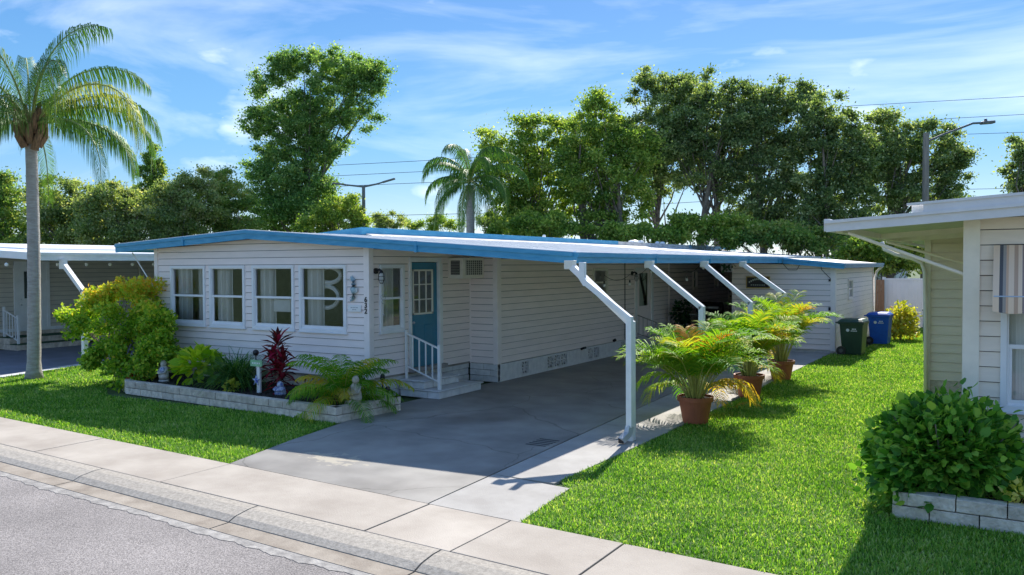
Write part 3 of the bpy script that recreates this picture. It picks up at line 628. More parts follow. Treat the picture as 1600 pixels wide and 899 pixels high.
def lantern(x, y, z, label):
    t_ = thing('wall_lantern', label, 'lamp', (x, y, z))
    mb = MB(); mb.tube([(x, y, z + .04), (x + .04, y, z + .04)], .055, 12); mb.tube([(x + .03, y, z + .04), (x + .10, y, z + .07), (x + .14, y, z + .04), (x + .15, y, z + .0)], [.02, .02, .03, .045], 8); mb.build('bracket', black, t_, smooth=False)
    mb = MB(); mb.lathe((x + .15, y, z - .18), [(.02, 0), (.038, .02), (.04, .15), (.03, .18)], 12); mb.build('glass_jar', mat('frosted_glass', (.72, .74, .74), .15), t_, smooth=True)
    mb = MB()
    for k in range(6):
        a = k * PI / 3; mb.tube([(x + .15 + .05 * math.cos(a), y + .05 * math.sin(a), z), (x + .15 + .06 * math.cos(a), y + .06 * math.sin(a), z - .12), (x + .15 + .02 * math.cos(a), y + .02 * math.sin(a), z - .20)], .005, 4)
    for zz, r in ((-.06, .056), (-.13, .058)):
        ring_ = [(x + .15 + r * math.cos(q * PI / 5), y + r * math.sin(q * PI / 5), z + zz) for q in range(11)]; mb.tube(ring_, .005, 4, False)
    mb.build('cage', black, t_)
    return t_
lantern(.02, .16, 2.40, 'black caged wall lantern left of the narrow window beside the blue door')
lantern(.72, 10.6, 2.25, 'black wall lantern beside the storm door under the carport')
# wind chime hanging under the lantern
t_ = thing('wind_chime', 'thin spiral wind spinner hanging under the lantern by the narrow window', 'wind chime', (.16, .22, 1.6))
mb = MB(); mb.tube([(.16, .22, 2.2), (.16, .22, 1.62)], .004, 4); mb.build('cord', steel, t_)
mb = MB()
for c0, r in (((.16, .22, 1.95), .05), ((.16, .22, 1.86), .035)):
    mb.tube([(c0[0] + r * math.cos(q * PI / 6) * .3, c0[1] + r * math.cos(q * PI / 6), c0[2] + r * math.sin(q * PI / 6)) for q in range(13)], .006, 5, False)
mb.ball((.16, .22, 1.62), .02, 8, 5); mb.build('spinner', steel, t_)
# seahorse
t_ = thing('seahorse_plaque', 'blue and white seahorse wall ornament between the last front window and the corner', 'wall ornament', (-.37, -.03, 2.1))
pts = [(-.40, 2.33), (-.365, 2.315), (-.335, 2.26), (-.33, 2.19), (-.345, 2.12), (-.325, 2.04), (-.335, 1.96), (-.37, 1.90), (-.41, 1.885), (-.43, 1.92), (-.41, 1.95)]
mb = MB(); mb.tube([(x, -.05, z) for x, z in pts], [.012, .034, .042, .05, .058, .05, .036, .024, .017, .013, .009], 8); mb.build('body', mat('seahorse_blue', (.20, .36, .43), .6, 0, 18, c2=(.55, .66, .68)), t_, smooth=True)
mb = MB(); mb.tube([(-.385, -.05, 2.30), (-.46, -.05, 2.265)], [.022, .010], 6); mb.tube([(-.37, -.05, 2.33), (-.36, -.05, 2.37)], [.02, .006], 6)
mb.hexa([(-.30, -.045, 2.02), (-.24, -.045, 2.05), (-.24, -.055, 2.05), (-.30, -.055, 2.02), (-.31, -.045, 2.12), (-.235, -.045, 2.13), (-.235, -.055, 2.13), (-.31, -.055, 2.12)]); mb.build('fin', mat('seahorse_white', (.66, .68, .66), .7, .15), t_)
# small name plaque, two faint lines
t_ = thing('name_plaque', 'small white plaque with two faint printed lines under the seahorse', 'sign', (-.33, -.03, 1.74))
MB().box((-.49, -.038, 1.675), (-.165, -.026, 1.80)).build('board', whitep, t_, bevel=.003)
mb = MB()
for z, seg in ((1.755, (-.42, -.37, -.36, -.31, -.30, -.24)), (1.715, (-.38, -.33, -.325, -.28))):
    for a, c_ in zip(seg[::2], seg[1::2]): mb.box((a, -.0392, z - .007), (c_, -.0386, z + .007))
mb.build('print', mat('faint_grey_ink', (.36, .38, .40), .8), t_)
# front steps
fs = thing('front_steps', 'white painted block steps with two treads below the blue door', 'steps', (.4, 1.6, 0))
A = (.03, .82); 
def stepbox(x1, y0, y1, h, chamf=.0):
    pass
for (x1, y0, y1, z0, z1) in ((.98, .84, 2.32, 0, .135), (.62, .84, 2.02, .165, .30)):
    Lx = lambda u, n_, z, x1=x1: (x1 + n_, y0 + u, z)
    Ly = lambda u, n_, z, y0=y0: (.04 + u, y0 - n_, z)
    blockrow(fs, Lx, 0.02, y1 - y0 - .02, z0 + .002, z1 - z0 - .002, blockw, ln=.38, dep=.10, off=.1)
    blockrow(fs, Ly, 0, x1 - .03, z0 + .002, z1 - z0 - .002, blockw, ln=.36, dep=.10, off=.05)
    MB().box((.04, y0 + .06, z0), (x1 - .06, y1 - .03, z1 - .01)).build('core', mortar, fs)
    MB().box((.036, y0 - .025, z1), (x1 + .025, y1 + .02, z1 + .03)).build('tread', capm, fs, bevel=.012)
# hand rail of the steps
hr = thing('handrail', 'white metal handrail with slim balusters on the front steps', 'handrail', (.5, .95, .16))
yr = .98
mb = MB(); mb.box((.86, yr - .03, .165), (.92, yr + .03, 1.02)); mb.build('post', whitep, hr, bevel=.004); mb = MB(); mb.box((.07, yr - .02, .33), (.11, yr + .02, 1.28)); mb.build('post', whitep, hr)
zt_ = lambda x: 1.22 - (x - .09) * .34
zb_ = lambda x: .58 - (x - .09) * .34
MB().beam((.09, yr, zt_(.09)), (.88, yr, zt_(.88)), .03, .03).build('rail', whitep, hr); MB().beam((.09, yr, zb_(.09)), (.88, yr, zb_(.88)), .025, .025).build('rail', whitep, hr)
for k in range(1, 5):
    x = .09 + .79 * k / 5; MB().beam((x, yr, zb_(x)), (x, yr, zt_(x)), .022, .022, (0, 1, 0)).build('baluster', whitep, hr)
# carport door rail
hr = thing('handrail', 'thin dark handrail in front of the storm door under the carport', 'handrail', (1.1, 11.6, 0))
mb = MB(); mb.tube([(.76, 10.95, 1.05), (1.5, 10.95, .80), (1.5, 10.95, 0)], .015, 6); mb.tube([(.76, 10.95, .5), (1.5, 10.95, .3)], .012, 6); mb.build('rail', poleg, hr)
for k in range(6): x = .8 + k * .13; MB().tube([(x, 10.95, .5 - .27 * (x - .76)), (x, 10.95, 1.05 - .33 * (x - .76))], .008, 4).build('baluster', poleg, hr)
ps = thing('carport_steps', 'low concrete steps at the storm door under the carport', 'steps', (1.1, 11.5, 0)); MB().box((.73, 11.0, 0), (1.5, 12.2, .2)).build('step', capm, ps); MB().box((.73, 11.0, .2), (1.15, 12.2, .4)).build('step', capm, ps)

# ---- carport posts
def post(y, zk, idx, label, w_=.075, d_=.12):
    t_ = thing('carport_post', label, 'post', (5.56, y, 0), 'bent white posts carrying the carport roof')
    x = 5.56; MB().beam((x, y, 0), (x, y, zk), w_ + .015, d_).build('upright', whitep, t_, bevel=.006)
    MB().beam((x, y, zk - .03), (4.62, y, 2.50), d_, w_ + .015).build('brace', whitep, t_, bevel=.006)
    MB().box((4.50, y - .05, 2.47), (4.66, y + .05, 2.60)).build('bracket', creamp, t_, bevel=.004)
    return t_
post(-.72, 1.72, 0, 'nearest bent white carport post, next to the downspout'); post(2.40, 1.80, 1, 'second bent white carport post, behind the nearest potted palm'); post(5.50, 1.75, 2, 'third bent white carport post from the street'); post(8.40, 1.85, 3, 'farthest bent white carport post, behind the last potted palm')
ds = thing('downspout', 'white rain downspout with curved foot strapped to the nearest carport post', 'downspout', (5.6, -.85, 0))
mb = MB(); y = -.87
mb.beam((4.86, y, 2.57), (4.86, y, 2.33), .085, .085); mb.beam((4.845, y, 2.36), (4.93, y, 2.24), .086, .086); mb.beam((4.90, y, 2.285), (5.61, y, 1.76), .084, .08)
mb.build('elbow', whitep, ds, bevel=.006)
MB().beam((5.60, y, 1.80), (5.60, y, .22), .085, .085).build('pipe', whitep, ds, bevel=.006)
mb = MB(); mb.beam((5.60, y, .24), (5.585, y - .03, .12), .09, .09); mb.beam((5.59, y - .02, .14), (5.54, y - .16, .05), .092, .088); mb.build('outlet', mat('grey_galvanised', (.5, .52, .55), .4, .1, metal=.3), ds, bevel=.006)
MB().box((5.50, y - .172, .015), (5.58, y - .165, .085)).build('mouth', black, ds)

# ---- string lights under the carport
pxs = [(944, 446), (984, 444), (1017, 425), (1073, 437), (1099, 419), (1120, 434), (1144, 421), (1161, 427), (1196, 417)]
xs_ = [2.2, 2.2, 2.2, 2.6, 3.0, 2.6, 3.0, 3.2, 3.8]
pts3 = []
sl_ = thing('string_light', 'black string of round white bulbs hung below the carport roof', 'string light', (2.2, 9, 2.3))
for (px, py), xx in zip(pxs, xs_):
    p = atx(px, py, xx); pts3.append(p)
for p in pts3:
    mb = MB(); mb.lathe((p[0], p[1], p[2]), [(.008, -.045), (.03, -.03), (.038, 0), (.02, .035)], 10); mb.build('bulb', bulbm, sl_, smooth=True)
    MB().lathe((p[0], p[1], p[2] + .035), [(.02, 0), (.02, .06), (.008, .065)], 8).build('socket', black, sl_)
mb = MB()
for a, c_ in zip(pts3[:-1], pts3[1:]):
    q = [a + (c_ - a) * s_ + np.array([0, 0, .10 + .22 * (2 * s_ - 1) ** 2 * .6]) for s_ in np.linspace(0, 1, 9)]
    mb.tube(q, .006, 4, False)
mb.build('cable', black, sl_)
# wires looping on the shed wall
t_ = thing('loose_cable', 'thin dark cable looping down the shed wall below the blue fascia', 'cable', (5.6, 12.95, 2.3))
mb = MB()
for seq in ([(1222, 411), (1232, 422), (1245, 422), (1252, 409)], [(1281, 408), (1284, 422), (1292, 430), (1298, 436)]): mb.tube([aty(px, py, 12.95) for px, py in seq], .008, 4, False)
mb.build('cable', black, t_)

# ---- grill / cart, small pictures, patio chair in the shade
g = thing('barbecue_grill', 'black and silver barbecue grill standing under the carport by the back wall', 'grill', (1.6, 17.2, 0))
gc = atx(1112, 470, 1.7); y = gc[1]
mb = MB(); mb.box((1.3, y - .25, .0), (1.95, y + .35, .85)); mb.build('cabinet', black, g, bevel=.02)
mb = MB(); mb.tube([(1.25, y, 1.08), (2.05, y, 1.08)], .22, 14); mb.build('lid', mat('grill_black', (.02, .02, .022), .25), g, smooth=False)
mb = MB(); mb.tube([(1.3, y - .24, 1.12), (2.0, y - .24, 1.12)], .045, 8); mb.build('handle', steel, g, smooth=True)
MB().box((.95, y - .2, .86), (1.25, y + .2, .90)).build('side_shelf', steel, g); MB().box((2.05, y - .2, .86), (2.4, y + .2, .90)).build('side_shelf', black, g)
sh = thing('wall_shelf', 'reddish wooden shelf on the tan wall at the back of the carport', 'shelf', (1.8, 19.9, 1.2))
MB().box((.9, 19.6, 1.28), (2.9, 20.05, 1.33)).build('board', wood, sh); MB().box((1.2, 19.7, 1.0), (1.25, 20.05, 1.27)).build('bracket', wood, sh); MB().box((2.6, 19.7, 1.0), (2.65, 20.05, 1.27)).build('bracket', wood, sh)
pic = thing('palm_picture', 'white framed panel with green palm leaf print hung below the carport roof', 'picture', (2.4, 12, 2.4))
a = atx(1141, 411, 2.5); c_ = atx(1153, 425, 2.5); ya = a[1]
MB().box((2.2, ya, c_[2]), (2.55, ya + .03, a[2])).build('frame', whitep, pic)
p0 = np.array([2.37, ya - .01, (a[2] + c_[2]) / 2]); nL = 26; P = p0 + np.stack([rng.uniform(-.13, .13, nL), np.zeros(nL), rng.uniform(-.10, .10, nL)], 1)
Dd = np.stack([rng.normal(size=nL), np.zeros(nL), rng.normal(size=nL)], 1); V, F = leafarr(P, Dd, np.tile([0, -1., .1], (nL, 1)), np.full(nL, .10), LEAF, LEAFT); nmesh('leaf_print', V, F, mat('print_green', (.05, .19, .08), .6), pic)
rd = thing('hanging_rod', 'thin dark rod hanging below the palm leaf panel under the carport', 'rod', (2.5, ya, 1.8)); MB().tube([(2.53, ya + .01, c_[2] - .01), (2.53, ya + .01, 1.3)], .008, 5).build('rod', black, rd)
sgn = thing('black_sign', 'black sign with gold border and arched pale lettering strokes on the shed front', 'sign', (3.6, 12.95, 2.0))
a = aty(1166, 432, 12.95); c_ = aty(1203, 451, 12.95)
MB().box((a[0], 12.94, c_[2]), (c_[0], 12.97, a[2])).build('frame', mat('gold', (.55, .38, .10), .4), sgn)
MB().box((a[0] + .03, 12.93, c_[2] + .03), (c_[0] - .03, 12.939, a[2] - .03)).build('panel', black, sgn)
mb = MB(); w_ = c_[0] - a[0]
for k in range(10):
    s_ = k / 9; x = a[0] + .1 + (w_ - .2) * s_; z = a[2] - .17 + .09 * math.sin(PI * s_); mb.box((x - .018, 12.926, z - .025), (x + .018, 12.929, z + .025))
for k in range(7):
    x = a[0] + .16 + (w_ - .32) * k / 6; mb.box((x - .02, 12.926, c_[2] + .09), (x + .02, 12.929, c_[2] + .11))
mb.build('lettering', mat('pale_lettering', (.55, .6, .5), .7), sgn)
ch = thing('patio_chair', 'black framed patio chair standing by the shed wall behind the last potted palm', 'chair', (4.6, 12.2, 0))
cx_, cy_ = 4.35, 12.25
for sx in (-.25, .25):
    mb = MB(); mb.tube([(cx_ + sx, cy_ - .3, .0 + .02), (cx_ + sx, cy_ + .25, .02), (cx_ + sx, cy_ + .3, .12)], .015, 6); mb.tube([(cx_ + sx, cy_ - .3, .02), (cx_ + sx, cy_ - .28, .62), (cx_ + sx, cy_ + .15, .64)], .015, 6); mb.build('frame', black, ch)
MB().box((cx_ - .25, cy_ - .27, .40), (cx_ + .25, cy_ + .2, .43)).build('seat', mat('mesh_grey', (.25, .25, .26), .8), ch); mb = MB(); mb.beam((cx_, cy_ + .2, .42), (cx_, cy_ + .34, .95), .5, .03, (1, 0, 0)) if False else mb.hexa([(cx_ - .25, cy_ + .18, .43), (cx_ + .25, cy_ + .18, .43), (cx_ + .25, cy_ + .21, .43), (cx_ - .25, cy_ + .21, .43), (cx_ - .25, cy_ + .32, .95), (cx_ + .25, cy_ + .32, .95), (cx_ + .25, cy_ + .35, .95), (cx_ - .25, cy_ + .35, .95)]); mb.build('backrest', mat('mesh_grey', (.25, .25, .26), .8), ch)
dpot = thing('dark_plant', 'dark leafed plant standing against the long wall behind the carport rail', 'plant', (1.2, 13.6, 0))
P, dd = clumps(np.array([[1.2, 13.4, 1.0]]), np.array([[.28, .28, .42]]), 260); leaves('foliage', P, leafmat('dark_leaf', ['#16301a', '#22401f', '#2d4d28'], .5, .2), dpot, .14, out=dd); MB().lathe((1.2, 13.4, 0), [(.16, 0), (.2, .35), (.2, .6)], 14).build('pot', black, dpot)

# ---- shed at the back
sd = thing('storage_shed', 'grey lap-sided shed at the back of the carport with a small side window', 'shed', (4.4, 16, 0))
SX0, SX1, SY0, SY1 = 2.95, 5.87, 13.0, 20.2
zr2 = lambda x: 2.66 - (x - 4.45) * .095
lapwall(sd, (SX0, SY0), (1, 0), (0, -1), SX1 - SX0, .08, [(0, 2.62), (SX1 - SX0, 2.50)], (), expo=.155)
lapwall(sd, (SX1, SY0), (0, 1), (1, 0), SY1 - SY0, .08, [(0, 2.50), (SY1 - SY0, 2.50)], [(2.12, 2.88, 1.48, 2.03)], expo=.155)
mb = MB(); mb.quad((SX0, SY0, 0), (SX0, SY1, 0), (SX0, SY1, 2.6), (SX0, SY0, 2.6)); mb.quad((SX0, SY1, 0), (SX1, SY1, 0), (SX1, SY1, 2.5), (SX0, SY1, 2.5)); mb.build('wall', siding, sd)
for (a, b_, c0, d0_) in ((SX1 - .10, SY0 - .034, SX1 + .034, SY0), (SX1, SY0, SX1 + .034, SY0 + .14), (SX1, SY1 - .12, SX1 + .034, SY1 + .03)): MB().box((a, b_, .05), (c0, d0_, 2.5)).build('corner_trim', trimgrey, sd)
window(sd, lambda u, n_, z: (SX1 + n_, SY0 + u, z), 2.09, 2.91, 1.45, 2.06, fm=trimgrey, sash=trimgrey, low=False, trim=.04)
MB().box((SX0, SY0 + .03, -.02), (SX1 - .03, SY1, .09)).build('base', blockw, sd)
mb = MB(); slab(mb, [(2.92, 12.9, 2.72), (4.45, 12.75, 2.70), (6.15, 12.75, 2.535), (6.15, 20.4, 2.535), (4.45, 20.4, 2.70), (2.92, 20.4, 2.72)], .06); mb.build('roof', roofw, sd)
mb = MB(); fascia(mb, (4.52, 12.74, 2.695), (6.17, 12.74, 2.535), .15, .03, (0, -1, 0)); mb.build('fascia', bluef, sd)
mb = MB(); fascia(mb, (6.16, 12.74, 2.535), (6.16, 20.4, 2.535), .12, .05, (1, 0, 0)); o = mb.build('fascia', mat('faded_blue', (.20, .33, .45), .5, .1), sd)
mb = MB(); mb.tube([(6.2, 20.3, 2.45), (6.0, 20.3, 2.25), (5.93, 20.3, 2.0), (5.93, 20.3, 0)], .04, 8); mb.build('downspout', whitep, sd)
# hinges
MB().box((5.72, 12.955, 2.03), (5.78, 12.975, 2.10)).build('hinge', black, sd); MB().box((5.72, 12.955, 1.2), (5.78, 12.975, 1.3)).build('hinge', black, sd); 

# ================================================================== FLOWER BED IN FRONT
bed = thing('garden_bed', 'long flower bed with two courses of split-face blocks in front of the home', 'planter', (-2, -1, 0))
PL0, PL1 = (-5.05, -1.90), (1.02, -1.70)
c1 = gz(552, 658); c2 = gz(618, 641)
path = [(-5.7, -1.35), (-5.05, -1.93), (c1[0], c1[1]), (c2[0], c2[1] + .1), (.20, .05)]
path = [(-5.75, -1.25), (-5.0, -1.92), (1.10, -1.80), (1.02, -.42), (.30, .02)]
path = [(-5.75, -1.25), (-5.0, -1.62), (gz(530, 657)[0] + .12, -1.86), (1.08, -.42), (.12, -.42)]
print('bed', c1, c2, gz(530, 657), gz(187, 602))
for k in range(2):
    for i, (p, q) in enumerate(zip(path[:-1], path[1:])):
        p_ = Vector(p); q_ = Vector(q); ln = (q_ - p_).length; U = (q_ - p_) / ln; Nn = Vector((U.y, -U.x))
        Lp = local(p, U, Nn); blockrow(bed, Lp, 0.0, ln, -.02 + k * .135, .135, blockm, ln=.36, dep=.16, off=.18 * ((k + i) % 2) + .05)
mb = MB(); mb.prism([(-5.9, -.05), (-5.7, -1.15), (-4.98, -1.5), (.75, -1.72), (.95, -.5), (-.02, -.5), (-.02, -.05)], -.02, .19); mb.build('mulch', soil, bed)
mb = MB(); mb.prism([(-5.7, -1.18), (-4.98, -1.54), (.82, -1.77), (.99, -.47), (.1, -.47), (.1, -.44), (1.02, -.44), (.84, -1.81), (-5.0, -1.57), (-5.74, -1.2)], 0, .22); mb.build('mortar', mortar, bed)
P = np.stack([rng.uniform(-5.3, .8, 2600), rng.uniform(-1.5, -.1, 2600), np.full(2600, .195)], 1)
o = leaves('mulch_chips', P, mat('mulch_chip', (.035, .026, .02), .9, .5), bed, .045, up=1.5); o['kind'] = 'stuff'

# ---- plants -------------------------------------------------------------
def frond(base, az, el, L_, nleaf, llen, lw, droop=1.2, hang=.4, vee=.35, K=14, curl=0., tipbias=.15, start=.12):
    """returns rachis points, leaflet verts and tris"""
    pts = [np.array(base, float)]; e = el; d_ = L_ / K; a = az
    for i in range(K):
        d = np.array([math.cos(a) * math.cos(e), math.sin(a) * math.cos(e), math.sin(e)]); pts.append(pts[-1] + d * d_); e -= droop / K * (.35 + 1.3 * i / K) * (1 if e > -1.35 else 0); a += curl / K
    pts = np.array(pts); V = []; F = []
    for j in range(nleaf):
        t_ = start + (1 - start) * j / (nleaf - 1); f = t_ * K; i = min(K - 1, int(f)); p = pts[i] + (pts[i + 1] - pts[i]) * (f - i); tg = pts[i + 1] - pts[i]; tg = tg / np.linalg.norm(tg)
        side = np.cross(tg, (0, 0, 1.)); side /= max(1e-6, np.linalg.norm(side)); upv = np.cross(side, tg)
        ll = llen * (math.sin(PI * min(1, .12 + .80 * t_)) ** .6) * random.uniform(.85, 1.1)
        for sgn in (-1, 1):
            d0 = side * sgn * random.uniform(.75, 1.0) * (1 - .45 * min(1, max(0, hang - .5))) + tg * (.35 + .5 * t_) + upv * vee * random.uniform(.5, 1.4); d0 /= np.linalg.norm(d0)
            d1 = d0 + np.array([0, 0, -hang * random.uniform(.7, 1.3)]); d1 /= np.linalg.norm(d1); d2 = d1 + np.array([0, 0, -hang * 1.6]); d2 /= np.linalg.norm(d2)
            q1 = p + d0 * ll * .3; q2 = q1 + d1 * ll * .37; q3 = q2 + d2 * ll * .33; wv = tg * lw
            o_ = len(V); V += [p - wv * .4, p + wv * .4, q1 + wv, q1 - wv, q2 + wv * .8, q2 - wv * .8, q3]
            F += [(o_, o_ + 1, o_ + 2), (o_, o_ + 2, o_ + 3), (o_ + 3, o_ + 2, o_ + 4), (o_ + 3, o_ + 4, o_ + 5), (o_ + 5, o_ + 4, o_ + 6)]
    return pts, V, F
def build_frond(parent, m, stem, rr, r0, *a, **k):
    pts, V, F = frond(*a, **k)
    o = nmesh('frond', V, F, m, parent, np.repeat(np.clip(rr + rng.normal(0, .07, len(V) // 7), 0, 1), 7))
    mb = MB(); mb.tube(list(pts), list(np.linspace(r0, r0 * .2, len(pts))), 5); mb.build('midrib', stem, o)
    return o
palmleaf = leafmat('queen_palm_leaf', ['#33521f', '#44692a', '#587f38', '#7f9a4a', '#a3a55c'], .5, .35, .3)
stemm = mat('palm_stem', (.28, .33, .10), .5, .2)
# queen palm by the left kerb
qp = thing('queen_palm', 'tall queen palm with smooth grey trunk and drooping fronds on the left lawn', 'palm tree', (-8.95, -1.33, 0))
pb = aty(53, 592, -1.33); X0 = pb[0]
cr = aty(48, 215, -1.33)
tp = [(X0 + (cr[0] - X0) * s_ + .06 * math.sin(s_ * 3), -1.33, -.03 + (cr[2]) * s_) for s_ in np.linspace(0, 1, 26)]
mb = MB(); mb.tube(tp, [.21, .165] + [.142 - .025 * s_ + (.005 if i % 2 else 0) for i, s_ in enumerate(np.linspace(0, 1, 24))], 16); mb.build('trunk', barkp, qp, smooth=True)
ct = np.array(tp[-1])
bootm = mat('palm_boot', (.22, .13, .07), .9, .4, 12, bump=.8, stretch=(3, 3, .6))
for k in range(22):
    a = k * 2.4; z = ct[2] - .25 + .03 * k; mb = MB(); b0 = (ct[0] + .14 * math.cos(a), ct[1] + .14 * math.sin(a), z); mb.tube([b0, (ct[0] + .25 * math.cos(a), ct[1] + .30 * math.sin(a), z + .22), (ct[0] + .33 * math.cos(a), ct[1] + .33 * math.sin(a), z + .42)], [.10, .075, .03], 6); mb.build('leaf_base', bootm, qp)
specs = []
for k in range(16):
    a = k * 2.399 + .3; el = 1.48 - .10 * k; specs.append((a, el, random.uniform(2.8, 3.4), 2.05 + .02 * k))
specs += [(0.25, .75, 4.1, 3.1), (-.35, .85, 4.0, 3.1), (.9, .6, 3.5, 3.0), (-.9, .2, 2.9, 1.7), (2.7, .6, 3.1, 2.0), (3.6, .3, 2.9, 1.6), (.45, .18, 3.0, 1.9)]
for i, (a, el, L_, dr) in enumerate(specs):
    build_frond(qp, palmleaf, stemm, .30 + (.4 if i == 16 else 0) + random.uniform(-.15, .2), .03, (ct[0] + .08 * math.cos(a), ct[1] + .08 * math.sin(a), ct[2] + .30), a, el, L_, 92, .92, .0105, droop=dr, hang=2.8, vee=.05)
# second queen palm, behind the home
D2 = 40
qb = at(735, 360, D2); qc = at(735, 290, D2)
q2 = thing('queen_palm', 'ragged queen palm rising behind the middle of the home roof', 'palm tree', (qb[0], qb[1], 0))
mb = MB(); mb.tube([(qb[0], qb[1], -.1), (qb[0], qb[1], qb[2]), (qc[0], qc[1], qc[2])], [.24, .20, .22], 12); mb.build('trunk', barkp, q2, smooth=True)
for k in range(24):
    a = k * 2.399; el = 1.4 - .085 * k
    build_frond(q2, palmleaf, stemm, .25 + random.uniform(-.1, .2), .04, (qc[0], qc[1], qc[2] + .2), a, el, random.uniform(2.8, 3.6), 60, .85, .022, droop=2.4, hang=2.0, vee=.05)
# three potted areca palms
arecam = leafmat('areca_leaf', ['#35611a', '#4d8220', '#6a9a2a', '#90b038', '#c8b040', '#c8862e'], .6, .4, .15)
arstem = mat('areca_stem', (.42, .40, .10), .45, .2)
def areca(parent, base, n, L_, llen, lw, nl=38, orange=0, el0=1.35, spread=.9, bias=None):
    for k in range(n):
        a = k * 2.399 + random.uniform(-.2, .2); el = el0 - spread * (k / n) + random.uniform(-.1, .1); rr = .28 + .4 * random.random() ** 1.5
        if k < orange: rr = .95
        b0 = (base[0] + .10 * math.cos(a) * (k / n + .3), base[1] + .10 * math.sin(a) * (k / n + .3), base[2])
        build_frond(parent, arecam, arstem, rr, .012, b0, a, el, L_ * random.uniform(.75, 1.12), nl, llen, lw, droop=1.5 + random.uniform(-.3, .5), hang=.35, vee=.55, start=.33)
for i, (px, py, sc, lab) in enumerate(((1079, 662, 1.0, 'nearest terracotta pot beside the carport, with a wide palm and one orange frond'), (1165, 621, .92, 'middle terracotta pot of the three along the carport, with an areca palm'), (1216, 594, .92, 'farthest terracotta pot of the three along the carport, with a tall areca palm'))):
    p = gz(px, py); p[0] += .02; p[1] += .17
    t_ = thing('plant_pot', lab, 'pot', (p[0], p[1], 0), 'terracotta pots along the carport'); h = .44; r = .27
    mb = MB(); mb.lathe((p[0], p[1], -.02), [(r * .72, 0), (r * .95, h * .8), (r * .96, h * .82), (r * 1.06, h * .83), (r * 1.08, h), (r * .98, h), (r * .95, h * .86), (.02, h * .86)], 28); mb.build('pot', terra, t_, smooth=False)
    MB().lathe((p[0], p[1], h * .84), [(r * .9, 0), (r * .9, .02), (.02, .03)], 20).build('soil', soil, t_)
    a_ = thing('areca_palm', ['wide areca palm with green and orange fronds in the nearest pot', 'yellow green areca palm in the middle pot', 'tall yellowish areca palm in the farthest pot'][i], 'palm', (p[0], p[1], h), 'areca palms in the three pots')
    areca(a_, (p[0], p[1], h * .85), 42, [1.48, 1.36, 1.62][i], .46, .014, 28, orange=[2, 1, 1][i], el0=1.6, spread=[.62, .38, .38][i])
    for k in range([6, 2, 2][i]): build_frond(a_, arecam, arstem, random.choice([.2, .5, .75]), .012, (p[0], p[1], h * .85), k * .72 + i, random.uniform(.55, .95), [1.15, .85, .9][i], 24, .42, .013, droop=2.3, hang=.6, vee=.3, start=.3)
# areca in the flower bed
p = gz(545, 633, .2); a_ = thing('young_palm', 'bushy young palm with yellowing fronds at the right end of the flower bed', 'palm', (p[0], p[1], .2))
for k in range(30):
    a = k * 2.399; rr = random.choice([.2, .3, .45, .7]); build_frond(a_, arecam, arstem, rr, .01, (p[0] - .35, p[1] + .25, .2), a, 1.4 - .04 * k + random.uniform(-.1, .1), random.uniform(.9, 1.3), 34, .34, .010, droop=1.5, hang=.7, vee=.2, start=.2)
# fallen frond clump beside the middle pot
p = gz(1140, 640); a_ = thing('small_palm_shoot', 'low arching palm shoot with a yellow tip on the grass before the middle pot', 'plant', (p[0], p[1], 0))
for a, el in ((-.4, .9), (.5, .6), (-1.2, .8)): build_frond(a_, arecam, arstem, .8 if a > 0 else .4, .008, (p[0], p[1], -.01), a, el, .6, 20, .18, .007, droop=1.6, hang=.5)

def leaf_thing(name, label, cat, group, P, out, m, size, tmpl=BROAD, tris=BROADT, wscale=1., nparts=280, loc=None, up=.6, droop=0., stem=None, rbase=None):
    """plant whose largest (nearest) leaves are parts of their own, the rest one stuff part"""
    t_ = thing(name, label, cat, loc if loc is not None else tuple(P.mean(0)), group); d = np.linalg.norm(P - CAM, axis=1) + rng.normal(0, .02, len(P)); idx = np.argsort(d - .9 * (out @ norm(CAM - P.mean(0)))); near, rest = idx[:nparts], idx[nparts:]
    wl = Vector(WL[t_.name])
    me_v = []
    for r in (.1, .3, .5, .7, .9):
        me = bpy.data.meshes.new('leaf'); me.from_pydata([tuple(v) for v in tmpl * np.array([1, wscale, 1])], [], [tuple(map(int, f)) for f in tris]); at_ = me.attributes.new('rnd', 'FLOAT', 'POINT'); at_.data.foreach_set('value', np.full(len(tmpl), r + .03, np.float32)); me.materials.append(m); me_v.append(me)
    for i in near:
        D = norm(rdir(1)[0] * .6 + out[i] + np.array([0, 0, -droop])); Nn = norm(rdir(1)[0] * .45 + out[i] * .6 + np.array([0, 0, up])); Y = norm(np.cross(Nn, D)); Z = np.cross(D, Y)
        o = bpy.data.objects.new('leaf', random.choice(me_v)); COL.objects.link(o); o.parent = t_; s_ = size * random.uniform(.7, 1.3)
        Mx = Matrix([[D[0], Y[0], Z[0], P[i][0] - wl.x], [D[1], Y[1], Z[1], P[i][1] - wl.y], [D[2], Y[2], Z[2], P[i][2] - wl.z], [0, 0, 0, 1]]); o.matrix_basis = Mx @ Matrix.Scale(s_, 4)
    if len(rest):
        o = leaves('foliage', P[rest], m, t_, size, tmpl, tris, up=up, out=out[rest], wscale=wscale, droop=droop); o['kind'] = 'stuff'
    return t_
def ellips_pts(c, r, n, shell=.35, flat=-.75):
    d = rdir(n); d[:, 2] = np.where(d[:, 2] < flat, -d[:, 2], d[:, 2]); k = rng.random(n) ** shell; return np.array(c) + d * np.array(r) * k[:, None], d
